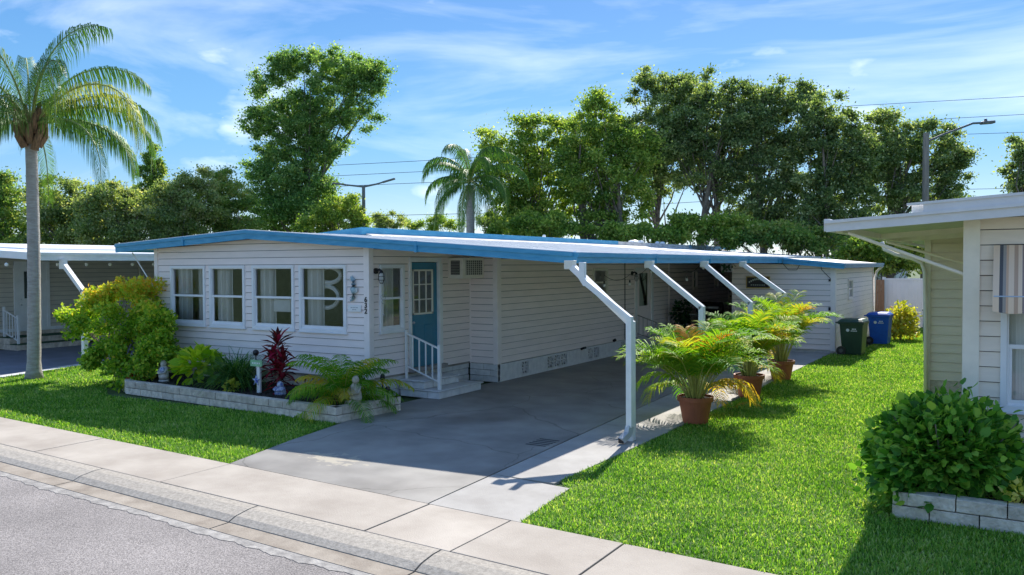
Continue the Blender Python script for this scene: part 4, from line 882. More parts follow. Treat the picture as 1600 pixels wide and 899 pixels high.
# big hibiscus bush at the right
hib = leafmat('hibiscus_leaf', ['#33601f', '#457a28', '#5a9234', '#7aab42', '#a3c456'], .45, .4, .3)
bc = gz(1470, 775); print('bush', bc)
P1, d1 = ellips_pts((9.64, -2.12, .56), (.60, .50, .50), 5500, .25)
P2, d2 = ellips_pts((10.0, -2.05, .50), (.36, .42, .46), 1500, .25)
P3, d3 = ellips_pts((9.27, -2.35, .40), (.30, .42, .42), 1100, .25)
P = np.concatenate([P1, P2, P3]); d = np.concatenate([d1, d2, d3]); P = P + (rng.random((len(P), 1)) ** 8) * d * .22
bump_ = 1 + .09 * np.sin(P[:, 0] * 9 + 2) * np.sin(P[:, 2] * 8 + P[:, 1] * 7); cc = P.mean(0); P = cc + (P - cc) * bump_[:, None]
P = P[P[:, 2] > .03]; bc = np.array([9.6, -2.75, 0])
d = norm(P - np.array([9.64, -2.12, .45]))
hb = leaf_thing('hibiscus_bush', 'large dark green broadleaf bush in the block planter of the beige home', 'bush', None, P, d, hib, .098, wscale=1.15, nparts=290, loc=(bc[0], bc[1] + .6, 0))
mb = MB()
for k in range(16):
    a = k * 2.4; r = .2 + .5 * (k / 16); mb.tube([(bc[0] + .1, bc[1] + .6, .1), (bc[0] + .1 + r * .5 * math.cos(a), bc[1] + .6 + r * .45 * math.sin(a), .5), (bc[0] + .1 + r * math.cos(a), bc[1] + .6 + r * .8 * math.sin(a), .95)], [.016, .011, .005], 5)
mb.build('stem', bark, hb)
# big croton/firebush on the left of the home
fbm = leafmat('firebush_leaf', ['#3f6c1c', '#5d8c26', '#84ab34', '#b0c448', '#d0cc4c', '#d8a840'], .5, .45)
fc = gz(190, 592)
cs = []; rs = []
for (px, py, rx, rz_, dy) in ((190, 540, .85, .75, 0), (142, 508, .58, .36, .1), (215, 500, .75, .55, .25), (225, 465, .6, .35, .5), (170, 558, .65, .45, -.2), (122, 492, .45, .2, .1), (245, 520, .45, .6, .1), (150, 470, .35, .25, .2), (240, 555, .4, .4, -.15), (185, 455, .40, .2, .4), (195, 492, .55, .4, .2), (235, 500, .4, .4, .2), (205, 580, .6, .3, -.35)):
    p = aty(px, py, -.85 + dy); cs.append(p); rs.append((rx, min(rx, .65), rz_))
cs = np.array(cs); rs = np.array(rs)
sc_, sr_ = [], []
for c0, r0 in zip(cs, rs):
    for q in range(11):
        dd = rdir(1)[0]; sc_.append(c0 + dd * r0 * random.uniform(.3, .95)); sr_.append([.22, .22, .18])
P, d = clumps(np.array(sc_), np.array(sr_), 170, .5); P = P[(P[:, 2] > .05) & (P[:, 1] < .9)]; d = norm(P - cs.mean(0))
t_ = thing('firebush', 'large loose yellow green shrub at the left corner of the home', 'bush', (fc[0], -.6, 0))
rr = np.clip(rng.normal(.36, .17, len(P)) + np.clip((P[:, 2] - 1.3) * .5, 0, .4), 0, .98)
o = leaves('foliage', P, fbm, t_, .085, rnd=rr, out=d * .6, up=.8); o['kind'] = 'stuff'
mb = MB(); rt_ = (fc[0] + .2, -.55, 0)
for c0 in sc_[::4]: mb.tube([rt_, ((rt_[0] + c0[0]) / 2, (rt_[1] + c0[1]) / 2, c0[2] * .6), tuple(c0)], [.02, .013, .005], 5)
mb.build('stem', bark, t_)
# lime broad leaved plant
lime = leafmat('lime_leaf', ['#5f9118', '#83ad20', '#a9c42c', '#c6cf3a'], .4, .4)
p = gz(300, 600, .2); P, d = ellips_pts((p[0], p[1] + .15, .48), (.46, .30, .36), 130, .25, -.6)
leaf_thing('lime_shrub', 'lime green broad leaved plant in the flower bed under the second window', 'plant', None, P, d, lime, .27, wscale=1.0, nparts=130, loc=(p[0], p[1], .2), up=.5)
# liriope clump
p = gz(362, 606, .2); t_ = thing('grass_clump', 'dense clump of long arching green blades in the middle of the flower bed', 'plant', (p[0], p[1], .2))
lm = leafmat('strap_leaf', ['#234a1c', '#33632a', '#4b8038', '#8aa84c'], .4, .25); V = []; F = []
for k in range(900):
    a = random.uniform(0, 2 * PI); e = random.uniform(.6, 1.5); L_ = random.uniform(.75, 1.2); pt = np.array([p[0] + random.gauss(0, .10), p[1] + .12 + random.gauss(0, .08), .2]); wv = np.array([-math.sin(a), math.cos(a), 0]) * .009; o_ = len(V); n_ = 6
    for i in range(n_ + 1):
        ww = wv * (1 - (i / n_) ** 2 * .95); V += [pt - ww, pt + ww]; dd = np.array([math.cos(a) * math.cos(e), math.sin(a) * math.cos(e), math.sin(e)]); pt = pt + dd * L_ / n_; e -= random.uniform(.14, .42)
    for i in range(n_): F += [(o_ + 2 * i, o_ + 2 * i + 1, o_ + 2 * i + 3), (o_ + 2 * i, o_ + 2 * i + 3, o_ + 2 * i + 2)]
o = nmesh('blades', V, F, lm, t_, np.repeat(rng.random(900), 14)); o['kind'] = 'stuff'
# red ti plant
p = gz(432, 614, .2); tim = leafmat('ti_leaf', ['#3a1217', '#55191f', '#6d2228', '#8c2f3a', '#a8264c'], .4, .25)
t_ = thing('ti_plant', 'dark red cordyline with long strap leaves in the flower bed under the fourth window', 'plant', (p[0], p[1], .2))
LONG = np.array([(0, 0, 0), (.3, .11, .03), (.65, .10, -.02), (1, 0, -.22), (.65, -.10, -.02), (.3, -.11, .03), (.45, 0, -.03)])
mb = MB()
for hx, hz in ((0, .98), (-.14, .66), (.12, .60), (-.05, .45), (.08, .34)):
    mb.tube([(p[0], p[1] + .05, .18), (p[0] + hx * .7, p[1] + .05, .18 + hz * .5), (p[0] + hx, p[1] + .05, .2 + hz)], .014, 6)
mb.build('stem', mat('ti_stem', (.25, .18, .13), .8), t_)
mesv = []
for r in (.1, .3, .5, .7, .92):
    me = bpy.data.meshes.new('leaf'); me.from_pydata([tuple(v) for v in LONG], [], [tuple(map(int, f)) for f in BROADT]); at_ = me.attributes.new('rnd', 'FLOAT', 'POINT'); at_.data.foreach_set('value', np.full(7, r, np.float32)); me.materials.append(tim); mesv.append(me)
for hx, hz, n_ in ((0, .98, 30), (-.14, .66, 26), (.12, .60, 26), (-.05, .45, 20), (.08, .34, 16)):
    for k in range(n_):
        a = k * 2.4; e = 1.25 - 1.75 * k / n_; D = np.array([math.cos(a) * math.cos(e), math.sin(a) * math.cos(e), math.sin(e)]); Y = norm(np.cross([0, 0, 1.], D)); Z = np.cross(D, Y)
        o = bpy.data.objects.new('leaf', random.choice(mesv)); COL.objects.link(o); o.parent = t_; s_ = random.uniform(.24, .38)
        b0 = (p[0] + hx - WL[t_.name][0], p[1] + .05 - WL[t_.name][1], .2 + hz - .30 * k / n_ - WL[t_.name][2]); o.matrix_basis = Matrix([[D[0], Y[0], Z[0], b0[0]], [D[1], Y[1], Z[1], b0[1]], [D[2], Y[2], Z[2], b0[2]], [0, 0, 0, 1]]) @ Matrix.Scale(s_, 4)
# small red and yellow plants by the gnome
for px, py, cc_, lab in ((212, 595, ['#7a1c18', '#a02a20', '#c0432e'], 'small red leafed plant at the left end of the flower bed'), (232, 594, ['#8aa52a', '#c9cf4a', '#e0d85a'], 'small yellow green plant left of the pale garden figure'), (362, 612, ['#6b8a2a', '#9aa53a', '#b9b94a'], 'tiny yellowish sprout at the foot of the lime plant')):
    p = gz(px, py, .2); P, d = ellips_pts((p[0], p[1], .28), (.12, .10, .12), 60); t_ = thing('small_plant', lab, 'plant', (p[0], p[1], .2)); o = leaves('foliage', P, leafmat('small_leaf', cc_, .5, .3), t_, .09, out=d)
# figures
def figure(px, py, h, label, pale, accent=None, kind=0):
    p = gz(px, py, .2); t_ = thing('garden_statue', label, 'statue', (p[0], p[1], .2)); x, y = p[0], p[1]
    mb = MB(); mb.lathe((x, y, .19), [(.11, 0), (.12, .03), (.10, .05), (.10, .08 * h), (.115, .28 * h), (.105, .45 * h), (.085, .60 * h), (.09, .70 * h), (.05, .78 * h), (.03, .80 * h)], 16, 1, .8)
    mb.ball((x + .01, y - .01, .19 + .89 * h), .062, 12, 8, (1, 1, 1.15)); mb.ball((x + .01, y + .005, .19 + .96 * h), .035, 8, 5)
    mb.tube([(x - .09, y, .19 + .66 * h), (x - .11, y - .05, .19 + .48 * h), (x - .01, y - .10, .19 + .40 * h)], [.03, .027, .02], 7); mb.tube([(x + .09, y, .19 + .66 * h), (x + .11, y - .05, .19 + .48 * h), (x + .01, y - .10, .19 + .42 * h)], [.03, .027, .02], 7)
    if kind: mb.tube([(x - .14, y - .06, .24), (x, y - .12, .26), (x + .14, y - .06, .24)], [.05, .055, .05], 8)
    mb.build('figure', pale, t_, smooth=True)
    if accent: mb = MB(); mb.lathe((x + .05, y - .06, .19 + .45 * h), [(.03, 0), (.06, .05), (.05, .10), (.01, .12)], 10); mb.build('blue_trim', accent, t_)
    return t_
palestone = mat('pale_statue', (.50, .48, .45), .8, .15, 20, bump=.3)
bluec = mat('cobalt_paint', (.05, .10, .42), .5, .2, 20, c2=(.6, .65, .75))
figure(256, 596, .42, 'pale weathered garden figure with blue trim beside the lime plant', palestone, bluec)
figure(556, 634, .50, 'tan stone seated meditating figure at the right end of the flower bed', stone, None, 1)
figure(438, 616, .20, 'tiny blue and white figurine at the foot of the red cordyline', mat('blue_white_glaze', (.5, .55, .62), .4, 0, 25, c2=(.08, .12, .35)))
# driftwood post with small green sign and blue ornament
p = gz(405, 613, .2); t_ = thing('garden_sign_post', 'white post with a small green sign and blue star ornament left of the red cordyline', 'sign', (p[0], p[1], .2))
MB().box((p[0] - .04, p[1] - .02, .15), (p[0] + .04, p[1] + .02, .68)).build('post', whitep, t_); MB().box((p[0] - .19, p[1] - .035, .68), (p[0] + .12, p[1] - .02, .80)).build('board', mat('sign_green', (.25, .50, .27), .6, .2), t_)
mb = MB()
for k in range(5): mb.box((p[0] - .14 + k * .045, p[1] - .038, .725), (p[0] - .115 + k * .045, p[1] - .0355, .755))
mb.build('lettering', whitep, t_)
mb = MB()
for k in range(5):
    a = k * 2 * PI / 5 + PI / 2; mb.tube([(p[0] - .03, p[1] - .04, .42), (p[0] - .03 + .10 * math.cos(a), p[1] - .045, .42 + .10 * math.sin(a))], [.03, .006], 6)
mb.build('star', bluec, t_)
mb = MB(); mb.ball((p[0] - .1, p[1] + .02, .93), .06, 10, 6); mb.tube([(p[0] - .1, p[1] + .02, .80), (p[0] - .1, p[1] + .02, .9)], .012, 6); mb.build('finial', black, t_)
for i, (px, py, h, lab) in enumerate(((477, 612, .3, 'thin black garden stake light left of the young palm'), (490, 608, .22, 'short black garden stake light nearest the young palm'), (598, 622, .42, 'black torch shaped solar light at the right end of the flower bed'), (606, 628, .26, 'short black solar light at the bed corner nearest the driveway'))):
    p = gz(px, py, .2); t_ = thing('solar_light', lab, 'garden light', (p[0], p[1], .2), 'solar stake lights in the flower bed'); MB().tube([(p[0], p[1], .15), (p[0], p[1], .2 + h * .7)], .012, 6).build('stake', black, t_); r = .045 if i > 1 else .02
    MB().lathe((p[0], p[1], .2 + h * .65), [(r * .4, 0), (r, h * .15), (r * .9, h * .3), (r * .4, h * .38)], 10).build('lamp_head', black, t_)

# ---- bins
def bin_(px, py, base, m, label, yaw):
    p = gz(px, py); t_ = thing('wheeled_bin', label, 'bin', (p[0], p[1] + .25, 0)); t_.rotation_euler = (0, 0, 0)
    x, y = p[0], p[1] + .30; ca, sa = math.cos(yaw), math.sin(yaw)
    def R(u, v, z): return (x + u * ca - v * sa, y + u * sa + v * ca, z)
    mb = MB(); w0, w1, d0_, d1_, h = .25, .31, .26, .36, .93
    mb.hexa([R(-w0, -d0_, 0.02), R(w0, -d0_, 0.02), R(w0, d0_, .02), R(-w0, d0_, .02), R(-w1, -d1_, h), R(w1, -d1_, h), R(w1, d1_, h), R(-w1, d1_, h)]); mb.build('body', m, t_, bevel=.02)
    mb = MB(); mb.hexa([R(-w1 - .02, -d1_ - .02, h - .07), R(w1 + .02, -d1_ - .02, h - .07), R(w1 + .02, d1_ + .02, h - .07), R(-w1 - .02, d1_ + .02, h - .07), R(-w1 - .025, -d1_ - .025, h - .005), R(w1 + .025, -d1_ - .025, h - .005), R(w1 + .025, d1_ + .025, h - .005), R(-w1 - .025, d1_ + .025, h - .005)]); mb.build('rim', m, t_, bevel=.01)
    mb = MB(); mb.hexa([R(-w1 - .05, -d1_ - .04, h), R(w1 + .03, -d1_ - .04, h), R(w1 + .03, d1_ + .04, h), R(-w1 - .05, d1_ + .04, h), R(-w1 + .03, -d1_ + .06, h + .075), R(w1 - .05, -d1_ + .06, h + .075), R(w1 - .05, d1_ - .06, h + .075), R(-w1 + .03, d1_ - .06, h + .075)]); mb.build('lid', m, t_, bevel=.02)
    mb = MB(); mb.tube([R(-w1 - .10, -d1_ + .05, h - .03), R(-w1 - .10, d1_ - .05, h - .03)], .018, 8); mb.tube([R(-w1, -d1_ + .07, h - .05), R(-w1 - .10, -d1_ + .07, h - .03)], .018, 6); mb.tube([R(-w1, d1_ - .07, h - .05), R(-w1 - .10, d1_ - .07, h - .03)], .018, 6); mb.build('handle', m, t_)
    for v in (-1, 1):
        mb = MB(); mb.tube([R(-w0 - .02, v * (d0_ + .01), .125), R(-w0 - .02, v * (d0_ + .065), .125)], .125, 18); wh = mb.build('wheel', black, t_)
        mb = MB(); mb.tube([R(-w0 - .02, v * (d0_ + .066), .125), R(-w0 - .02, v * (d0_ + .072), .125)], .055, 12); mb.build('hub', mat('hub_grey', (.10, .10, .10), .5), wh)
    # printed emblem and two short lines on the side facing the street
    def face(u, z, s_=1): v = -(d0_ + (d1_ - d0_) * (z - .02) / (h - .02)) - .004; return R(u, v, z)
    mb = MB(); n_ = 14; uc, zc = -.09, .70; vs = [face(uc, zc)] + [face(uc + .045 * math.cos(2 * PI * k / n_), zc + .045 * math.sin(2 * PI * k / n_)) for k in range(n_)]; mb.add(vs, [(0, 1 + k, 1 + (k + 1) % n_) for k in range(n_)])
    for u0, u1, z0, z1 in ((.02, .05, .715, .75), (.06, .085, .715, .75), (.095, .125, .715, .75), (-.01, .03, .67, .695), (.035, .07, .67, .695), (.075, .11, .67, .695), (.115, .15, .67, .695)):
        mb.quad(face(u0, z0), face(u1, z0), face(u1, z1), face(u0, z1))
    mb.build('emblem', mat('white_print', (.75, .77, .78), .5), t_)
    return t_
bin_(1331, 556, None, mat('bin_green', (.022, .06, .032), .45, .15), 'dark green wheeled bin with white emblem beside the shed corner', -.05)
bin_(1373, 539, None, mat('bin_blue', (.012, .10, .50), .4, .1), 'bright blue wheeled recycling bin behind the green bin', -.03)

# ---- fence, board, pole, box, yellow shrub at the back
fn = thing('vinyl_fence', 'white vinyl fence panel closing the back of the side lawn', 'fence', (7.2, 23.5, 0)); yF = 24
x0 = aty(1381, 480, yF)[0]; zt = aty(1400, 437, yF)[2]
k = 0; x = x0
while x < x0 + 5.5:
    MB().box((x, yF, .05), (x + .145, yF + .03, zt)).build('board', whitev, fn); x += .15
MB().box((x0 - .02, yF - .02, zt - .03), (x0 + 5.5, yF + .05, zt + .05)).build('rail', whitev, fn); MB().box((x0 - .02, yF - .02, .06), (x0 + 5.5, yF + .05, .18)).build('rail', whitev, fn)
for xx in (x0 - .06, x0 + 2.3, x0 + 4.7): MB().box((xx, yF - .05, 0), (xx + .12, yF + .07, zt + .1)).build('post', whitev, fn)
wf = thing('wooden_gate', 'brown wooden boards between the shed and the white fence', 'gate', (6.7, 23.8, 0))
xa = aty(1366, 480, yF - .4)[0]; xb = aty(1382, 480, yF - .4)[0]; 
for k in range(3): MB().box((xa + k * (xb - xa) / 3, yF - .4, 0), (xa + (k + 1) * (xb - xa) / 3 - .01, yF - .37, zt)).build('board', wood, wf)
eb = thing('utility_box', 'small dark green utility box at the foot of the white fence', 'utility box', (7.6, 18, 0)); p = aty(1443, 499, 18); MB().box((p[0] - .02, 18, 0), (p[0] + .5, 18.4, 1.0)).build('cabinet', mat('teal_box', (.02, .11, .10), .5), eb, bevel=.02); MB().box((p[0] - .04, 17.98, 1.0), (p[0] + .52, 18.42, 1.04)).build('lid', mat('teal_box', (.02, .11, .10), .5), eb)
ys_m = leafmat('yellow_shrub_leaf', ['#5d7d1e', '#93a52c', '#c8c94a', '#dfd868', '#b3703a'], .45, .35)
p = gz(1400, 533); cs = [(p[0] + dx, p[1] + dy + .3, z) for dx, dy, z in ((0, 0, .45), (.25, .1, .55), (-.15, .1, .7), (.1, .2, .95), (.3, .3, .3), (-.1, 0, .25), (.35, .2, .8))]
P, d = clumps(np.array(cs), np.array([[.34, .34, .34]] * len(cs)), 260); P = P[P[:, 2] > 0]; d = d[:len(P)]
t_ = thing('yellow_shrub', 'round yellow green variegated shrub behind the blue bin', 'bush', (p[0], p[1], 0)); o = leaves('foliage', P, ys_m, t_, .12, up=.6, out=d * .5, rnd=np.clip(rng.normal(.5, .22, len(P)), 0, .95)); o['kind'] = 'stuff'
MB().tube([(p[0] + .1, p[1] + .35, 0), (p[0] + .1, p[1] + .35, .7)], .03, 6).build('stem', bark, t_)

# ================================================================== RIGHT NEIGHBOUR
rh = thing('beige_home', 'beige lap-sided mobile home with white fascia at the right edge', 'house', (12, 2, 0))
RX, RY = 9.84, -1.4; RXE = 14.5
topr = lambda x: 2.985 + (x - 9.84) * .115
LR = lambda u, n_, z: (RX + u, RY - n_, z)
lapwall(rh, (RX, RY), (1, 0), (0, -1), RXE - RX, .42, [(0, 3.0), (RXE - RX, 3.26)], [(.33, 2.1, .97, 2.3)], m=beige, expo=.165)
window(rh, LR, .30, 2.13, .94, 2.33, curt=[(.0, 1.)], trim=.06, label='white framed window below the striped awning')
MB().box((RX - .06, RY - .035, .40), (RX + .10, RY, 3.0)).build('corner_trim', beiget, rh); MB().box((RX - .06, RY, .40), (RX - .03, RY + .12, 3.0)).build('corner_trim', beiget, rh)
mb = MB(); mb.quad((RX - .03, RY, .2), (RX - .03, 5.0, .2), (RX - .03, 5.0, 3.0), (RX - .03, RY, 3.0)); mb.build('wall', beige, rh)
R2X, R2Y = 8.88, 5.0
lapwall(rh, (R2X, R2Y), (1, 0), (0, -1), 1.0, .42, [(0, 3.05), (1.0, 3.1)], (), m=beige, expo=.165)
MB().box((R2X - .03, R2Y - .04, -.02), (R2X + .07, R2Y, 3.05)).build('corner_trim', beiget, rh); MB().box((R2X, R2Y + .01, 0), (R2X + 3, 22, 3.0)).build('wall', beige, rh)
LRb = lambda u, n_, z: (RX - .02 + u, RY + .03 - n_, z)
for k in range(3): blockrow(rh, LRb, 0, RXE - RX, k * .135 + .005, .135, blockm, ln=.42, off=.21 * (k % 2))
MB().box((R2X, R2Y - .0, 0), (RX, R2Y + .04, .42)).build('base', blockm, rh)
# roof: two stepped slabs rising to the right
ry0 = RY - .42
za = lambda x: 3.02 + (x - 8.43) * .063
mb = MB(); slab(mb, [(8.46, ry0 + .03, za(8.46)), (RXE, ry0 + .03, za(RXE)), (RXE, 22, za(RXE)), (8.46, 22, za(8.46))], .05); mb.build('roof', whiteroof, rh)
mb = MB(); slab(mb, [(9.30, ry0 + .04, za(9.3) + .095), (RXE, ry0 + .04, za(RXE) + .095), (RXE, 22, za(RXE) + .095), (9.30, 22, za(9.3) + .095)], .09); mb.build('roof', whiteroof, rh)
def sf(mb, xa_, xb_, t0, t1, y, th): mb.hexa([(xa_, y - th, za(xa_) + t0), (xb_, y - th, za(xb_) + t0), (xb_, y, za(xb_) + t0), (xa_, y, za(xa_) + t0), (xa_, y - th, za(xa_) + t1), (xb_, y - th, za(xb_) + t1), (xb_, y, za(xb_) + t1), (xa_, y, za(xa_) + t1)])
mb = MB(); sf(mb, 8.43, RXE, -.13, -.035, ry0, .03); sf(mb, 8.41, RXE, -.035, .0, ry0, .055); mb.build('fascia', pinkw, rh)
mb = MB(); sf(mb, 9.42, RXE, .0, .08, ry0, .036); sf(mb, 9.26, RXE, .08, .108, ry0, .05); mb.build('fascia', pinkw, rh)
mb = MB(); mb.box((8.40, ry0, za(8.43) - .12), (8.46, 22, za(8.43) + .02)); mb.build('fascia', pinkw, rh)
mb = MB(); slab(mb, [(8.46, ry0 + .02, za(8.46) - .055), (RX + .0, ry0 + .02, za(RX) - .055), (RX, 22, za(RX) - .055), (8.46, 22, za(8.46) - .055)], .02); mb.build('soffit', mat('cream_green_soffit', (.60, .60, .46), .6), rh)
MB().beam((9.2, ry0 + .6, za(9.2) - .12), (9.62, 4.9, za(9.62) - .12), .08, .09).build('rafter', beiget, rh) if False else None
for (x1, y1) in ((9.15, 1.2), (9.15, 3.2)): MB().beam((8.6, y1, za(8.6) - .11), (9.84, y1, za(9.84) - .11), .07, .08).build('rafter', beiget, rh)
MB().beam((8.55, ry0 + .08, za(8.55) - .105), (8.62, 4.9, za(8.62) - .105), .07, .07).build('rafter', beiget, rh)
# struts and curved downpipe
a = aty(1340, 366, ry0 + .1); 
for (pxa, pya, ya_, pxb, pyb, yb_) in ((1325, 364, ry0 + .12, 1509, 430, RY + .02), (1385, 378, .4, 1509, 412, .9)):
    q0 = aty(pxa, pya, ya_); q1 = aty(pxb, pyb, yb_); MB().tube([q0, q1], .020, 8).build('strut', beiget, rh)
seq = [(1378, 378), (1382, 390), (1400, 398), (1425, 404), (1440, 411), (1445, 425), (1446, 500)]
mb = MB(); mb.tube([aty(px, py, R2Y - .12) for px, py in seq] + [aty(1447, 612, R2Y - .12)], .035, 8); mb.build('downspout', beiget, rh, smooth=True)
# awning
awm = bpy.data.materials.new('striped_canvas'); awm.use_nodes = True; t = awm.node_tree; n = t.nodes.new; l = t.links.new; b = t.nodes['Principled BSDF']; b.inputs['Roughness'].default_value = .85
co = n('ShaderNodeTexCoord'); sx = n('ShaderNodeSeparateXYZ'); l(co.outputs['Object'], sx.inputs[0]); m1 = n('ShaderNodeMath'); m1.operation = 'MULTIPLY'; m1.inputs[1].default_value = 1 / .36; l(sx.outputs[0], m1.inputs[0]); m2 = n('ShaderNodeMath'); m2.operation = 'FRACT'; l(m1.outputs[0], m2.inputs[0])
rp = n('ShaderNodeValToRGB'); rp.color_ramp.interpolation = 'CONSTANT'; e_ = rp.color_ramp.elements; cols = [(0, (.84, .62, .44)), (.13, (.10, .10, .11)), (.22, (.36, .32, .28)), (.30, (.66, .42, .28)), (.36, (.84, .62, .44)), (.50, (.55, .36, .25)), (.60, (.84, .62, .44)), (.70, (.30, .22, .19)), (.76, (.08, .08, .09)), (.88, (.84, .62, .44))]
while len(e_) < len(cols): e_.new(.5)
for q, (ps_, c3) in zip(e_, cols): q.position = ps_; q.color = c3 + (1,)
l(m2.outputs[0], rp.inputs[0]); l(rp.outputs[0], b.inputs['Base Color'])
aw = thing('window_awning', 'beige and grey striped canvas awning over the window of the beige home', 'awning', (11, -1.5, 2.0))
ax0, ax1 = 10.07, 12.1
mb = MB(); n_ = 40
for k in range(n_):
    xa_, xb_ = ax0 + (ax1 - ax0) * k / n_, ax0 + (ax1 - ax0) * (k + 1) / n_
    za_, zb__ = [2.03 - .025 * abs(math.sin(q * .45)) for q in (k, k + 1)]
    mb.quad((xa_, RY - .06, 2.72), (xb_, RY - .06, 2.72), (xb_, RY - .40, 2.18), (xa_, RY - .40, 2.18)); mb.quad((xa_, RY - .40, 2.18), (xb_, RY - .40, 2.18), (xb_, RY - .41, zb__), (xa_, RY - .41, za_))
mb.add([(ax0, RY - .05, 2.72), (ax0, RY - .40, 2.18), (ax0, RY - .40, 2.03), (ax0, RY - .05, 2.10)], [(0, 1, 2, 3)]); mb.build('canvas', awm, aw)
MB().tube([(ax0 + .01, RY - .39, 2.18), (ax1, RY - .39, 2.18)], .012, 6).build('frame_bar', steel, aw)
# planter of the right home
pr_ = thing('garden_bed', 'low split-face block planter around the base of the beige home', 'planter', (10.5, -2.3, 0))
px0, py0 = 9.24, -2.72
for k in range(2):
    Lq = lambda u, n_, z: (px0 + u, py0 - n_ - .045 * u * 0, z); blockrow(pr_, Lq, 0, 5, -.02 + k * .135, .135, blockm, ln=.43, dep=.17, off=.2 * k + .1)
    Lq2 = lambda u, n_, z: (px0 - n_, py0 + u, z); blockrow(pr_, Lq2, .0, 1.6, -.02 + k * .135, .135, blockm, ln=.43, dep=.17, off=.2 * (1 - k))
MB().box((px0 + .12, py0 + .12, -.02), (14.2, RY - .02, .20)).build('mulch', soil, pr_)
n_ = 1500; P = np.stack([rng.uniform(px0 + .2, 11.3, n_), rng.uniform(py0 + .2, RY - .1, n_), np.full(n_, .205)], 1); o = leaves('mulch_chips', P, mat('mulch_chip_red', (.07, .03, .018), .9, .5), pr_, .045, up=1.5); o['kind'] = 'stuff'
p = gz(1592, 790, .2); P, d = ellips_pts((p[0] + .03, p[1], .30), (.14, .12, .12), 90); t_ = thing('yellow_coleus', 'small pale yellow leafed plant in the planter at the right edge', 'plant', (p[0], p[1], .2)); leaves('foliage', P, leafmat('pale_yellow_leaf', ['#9aa63a', '#d3cf62', '#e8de82'], .5, .3), t_, .08, out=d)

# ================================================================== LEFT NEIGHBOUR
ln_ = thing('taupe_home', 'taupe sided mobile home with white flat carport roof at the left edge', 'house', (-18, 5, 0))
NX = -17.0
lapwall(ln_, (NX, -1.5), (0, 1), (1, 0), 22, .56, [(0, 2.95), (22, 2.95)], [(3.98, 5.12, .5, 2.7)], m=taupe, expo=.15)
mb = MB(); mb.box((NX - 3, -1.5, 0), (NX - .02, 20, 2.9)); mb.build('wall', taupe, ln_)
LN = lambda u, n_, z: (NX + n_, -1.5 + u, z)
for k in range(3): blockrow(ln_, LN, 0, 9, k * .165, .165, blockm, ln=.42, off=.2 * (k % 2), proud=.02)
MB().box((NX - .01, -1.5, .50), (NX + .05, 20, .60)).build('trim', whitep, ln_)
dy0, dy1 = 2.48, 3.62
mb = MB(); bx(mb, LN, dy0 + 1.5, dy0 + 1.6, 0, .05, .6, 2.72); bx(mb, LN, dy1 + 1.4, dy1 + 1.5, 0, .05, .6, 2.72); bx(mb, LN, dy0 + 1.5, dy1 + 1.5, 0, .052, 2.62, 2.74); mb.build('door_frame', whitep, ln_)
mb = MB(); bx(mb, LN, dy0 + 1.6, dy1 + 1.4, -.03, .03, .6, 1.55); bx(mb, LN, dy0 + 1.6, dy0 + 1.82, -.03, .03, 1.55, 2.62); bx(mb, LN, dy1 + 1.18, dy1 + 1.4, -.03, .03, 1.55, 2.62); bx(mb, LN, dy0 + 1.82, dy1 + 1.18, -.03, .03, 2.42, 2.62); nd_ = mb.build('door', whitep, ln_)
mb = MB(); bx(mb, LN, dy0 + 1.82, dy1 + 1.18, -.0, .01, 1.55, 2.42); mb.build('pane', mat('dark_pane', (.02, .04, .035), .1, .1), nd_)
mb = MB(); mb.ball((NX + .07, dy0 + .2, 1.35), .03); mb.ball((NX + .07, dy0 + .2, 1.52), .025); mb.build('knob', steel, nd_)
MB().tube([(NX + .05, 6.9, .6), (NX + .05, 6.9, 2.9)], .04, 6).build('conduit', taupe, ln_)
# roof with carport: front gable fascia and long side fascia
NR = -11.0
mb = MB(); slab(mb, [(NR, .12, 2.90), (NR, 20, 2.90), (-16.0, 20, 3.14), (-16.0, -2.6, 3.14), (-15.2, -1.9, 3.10)], .12) if False else slab(mb, [(NR, .1, 2.90), (NR, 20, 2.90), (-17.5, 20, 3.22), (-17.5, .1, 3.22)], .05); mb.build('roof', whiteroof, ln_)
mb = MB(); slab(mb, [(-14.5, 1.5, 3.12), (-14.5, 20, 3.12), (-21, 20, 3.42), (-21, 1.5, 3.42)], .10); mb.build('roof', whiteroof, ln_)
mb = MB(); mb.hexa([(-21, .02, 3.22), (NR, .02, 2.72), (NR, .10, 2.72), (-21, .10, 3.22), (-21, .02, 3.40), (NR, .02, 2.91), (NR, .10, 2.91), (-21, .10, 3.40)]); mb.build('fascia', whiteroof, ln_)
mb = MB(); fascia(mb, (NR, .0, 2.91), (NR, 20, 2.91), .19, .06, (1, 0, 0)); mb.build('gutter', whitep, ln_)
for px in (10, 90, 135, 172, 207, 240):
    p = atx(px, 415, -12.0); MB().ball((p[0], p[1], 2.62), .05, 8, 5).build('bulb', bulbm, ln_)
np_ = thing('neighbour_carport_post', 'bent white post carrying the carport roof of the taupe home', 'post', (-10, .56, 0))
MB().beam((-10.0, .56, 0), (-10.0, .56, 1.97), .12, .11).build('upright', whitep, np_); MB().beam((-10.02, .56, 1.93), (-10.86, .56, 2.62), .11, .10).build('brace', whitep, np_); MB().box((-10.98, .5, 2.5), (-10.8, .62, 2.75)).build('bracket', whitep, np_)
ns = thing('neighbour_steps', 'two green carpeted block steps at the white door of the taupe home', 'steps', (-16.5, 3, 0))
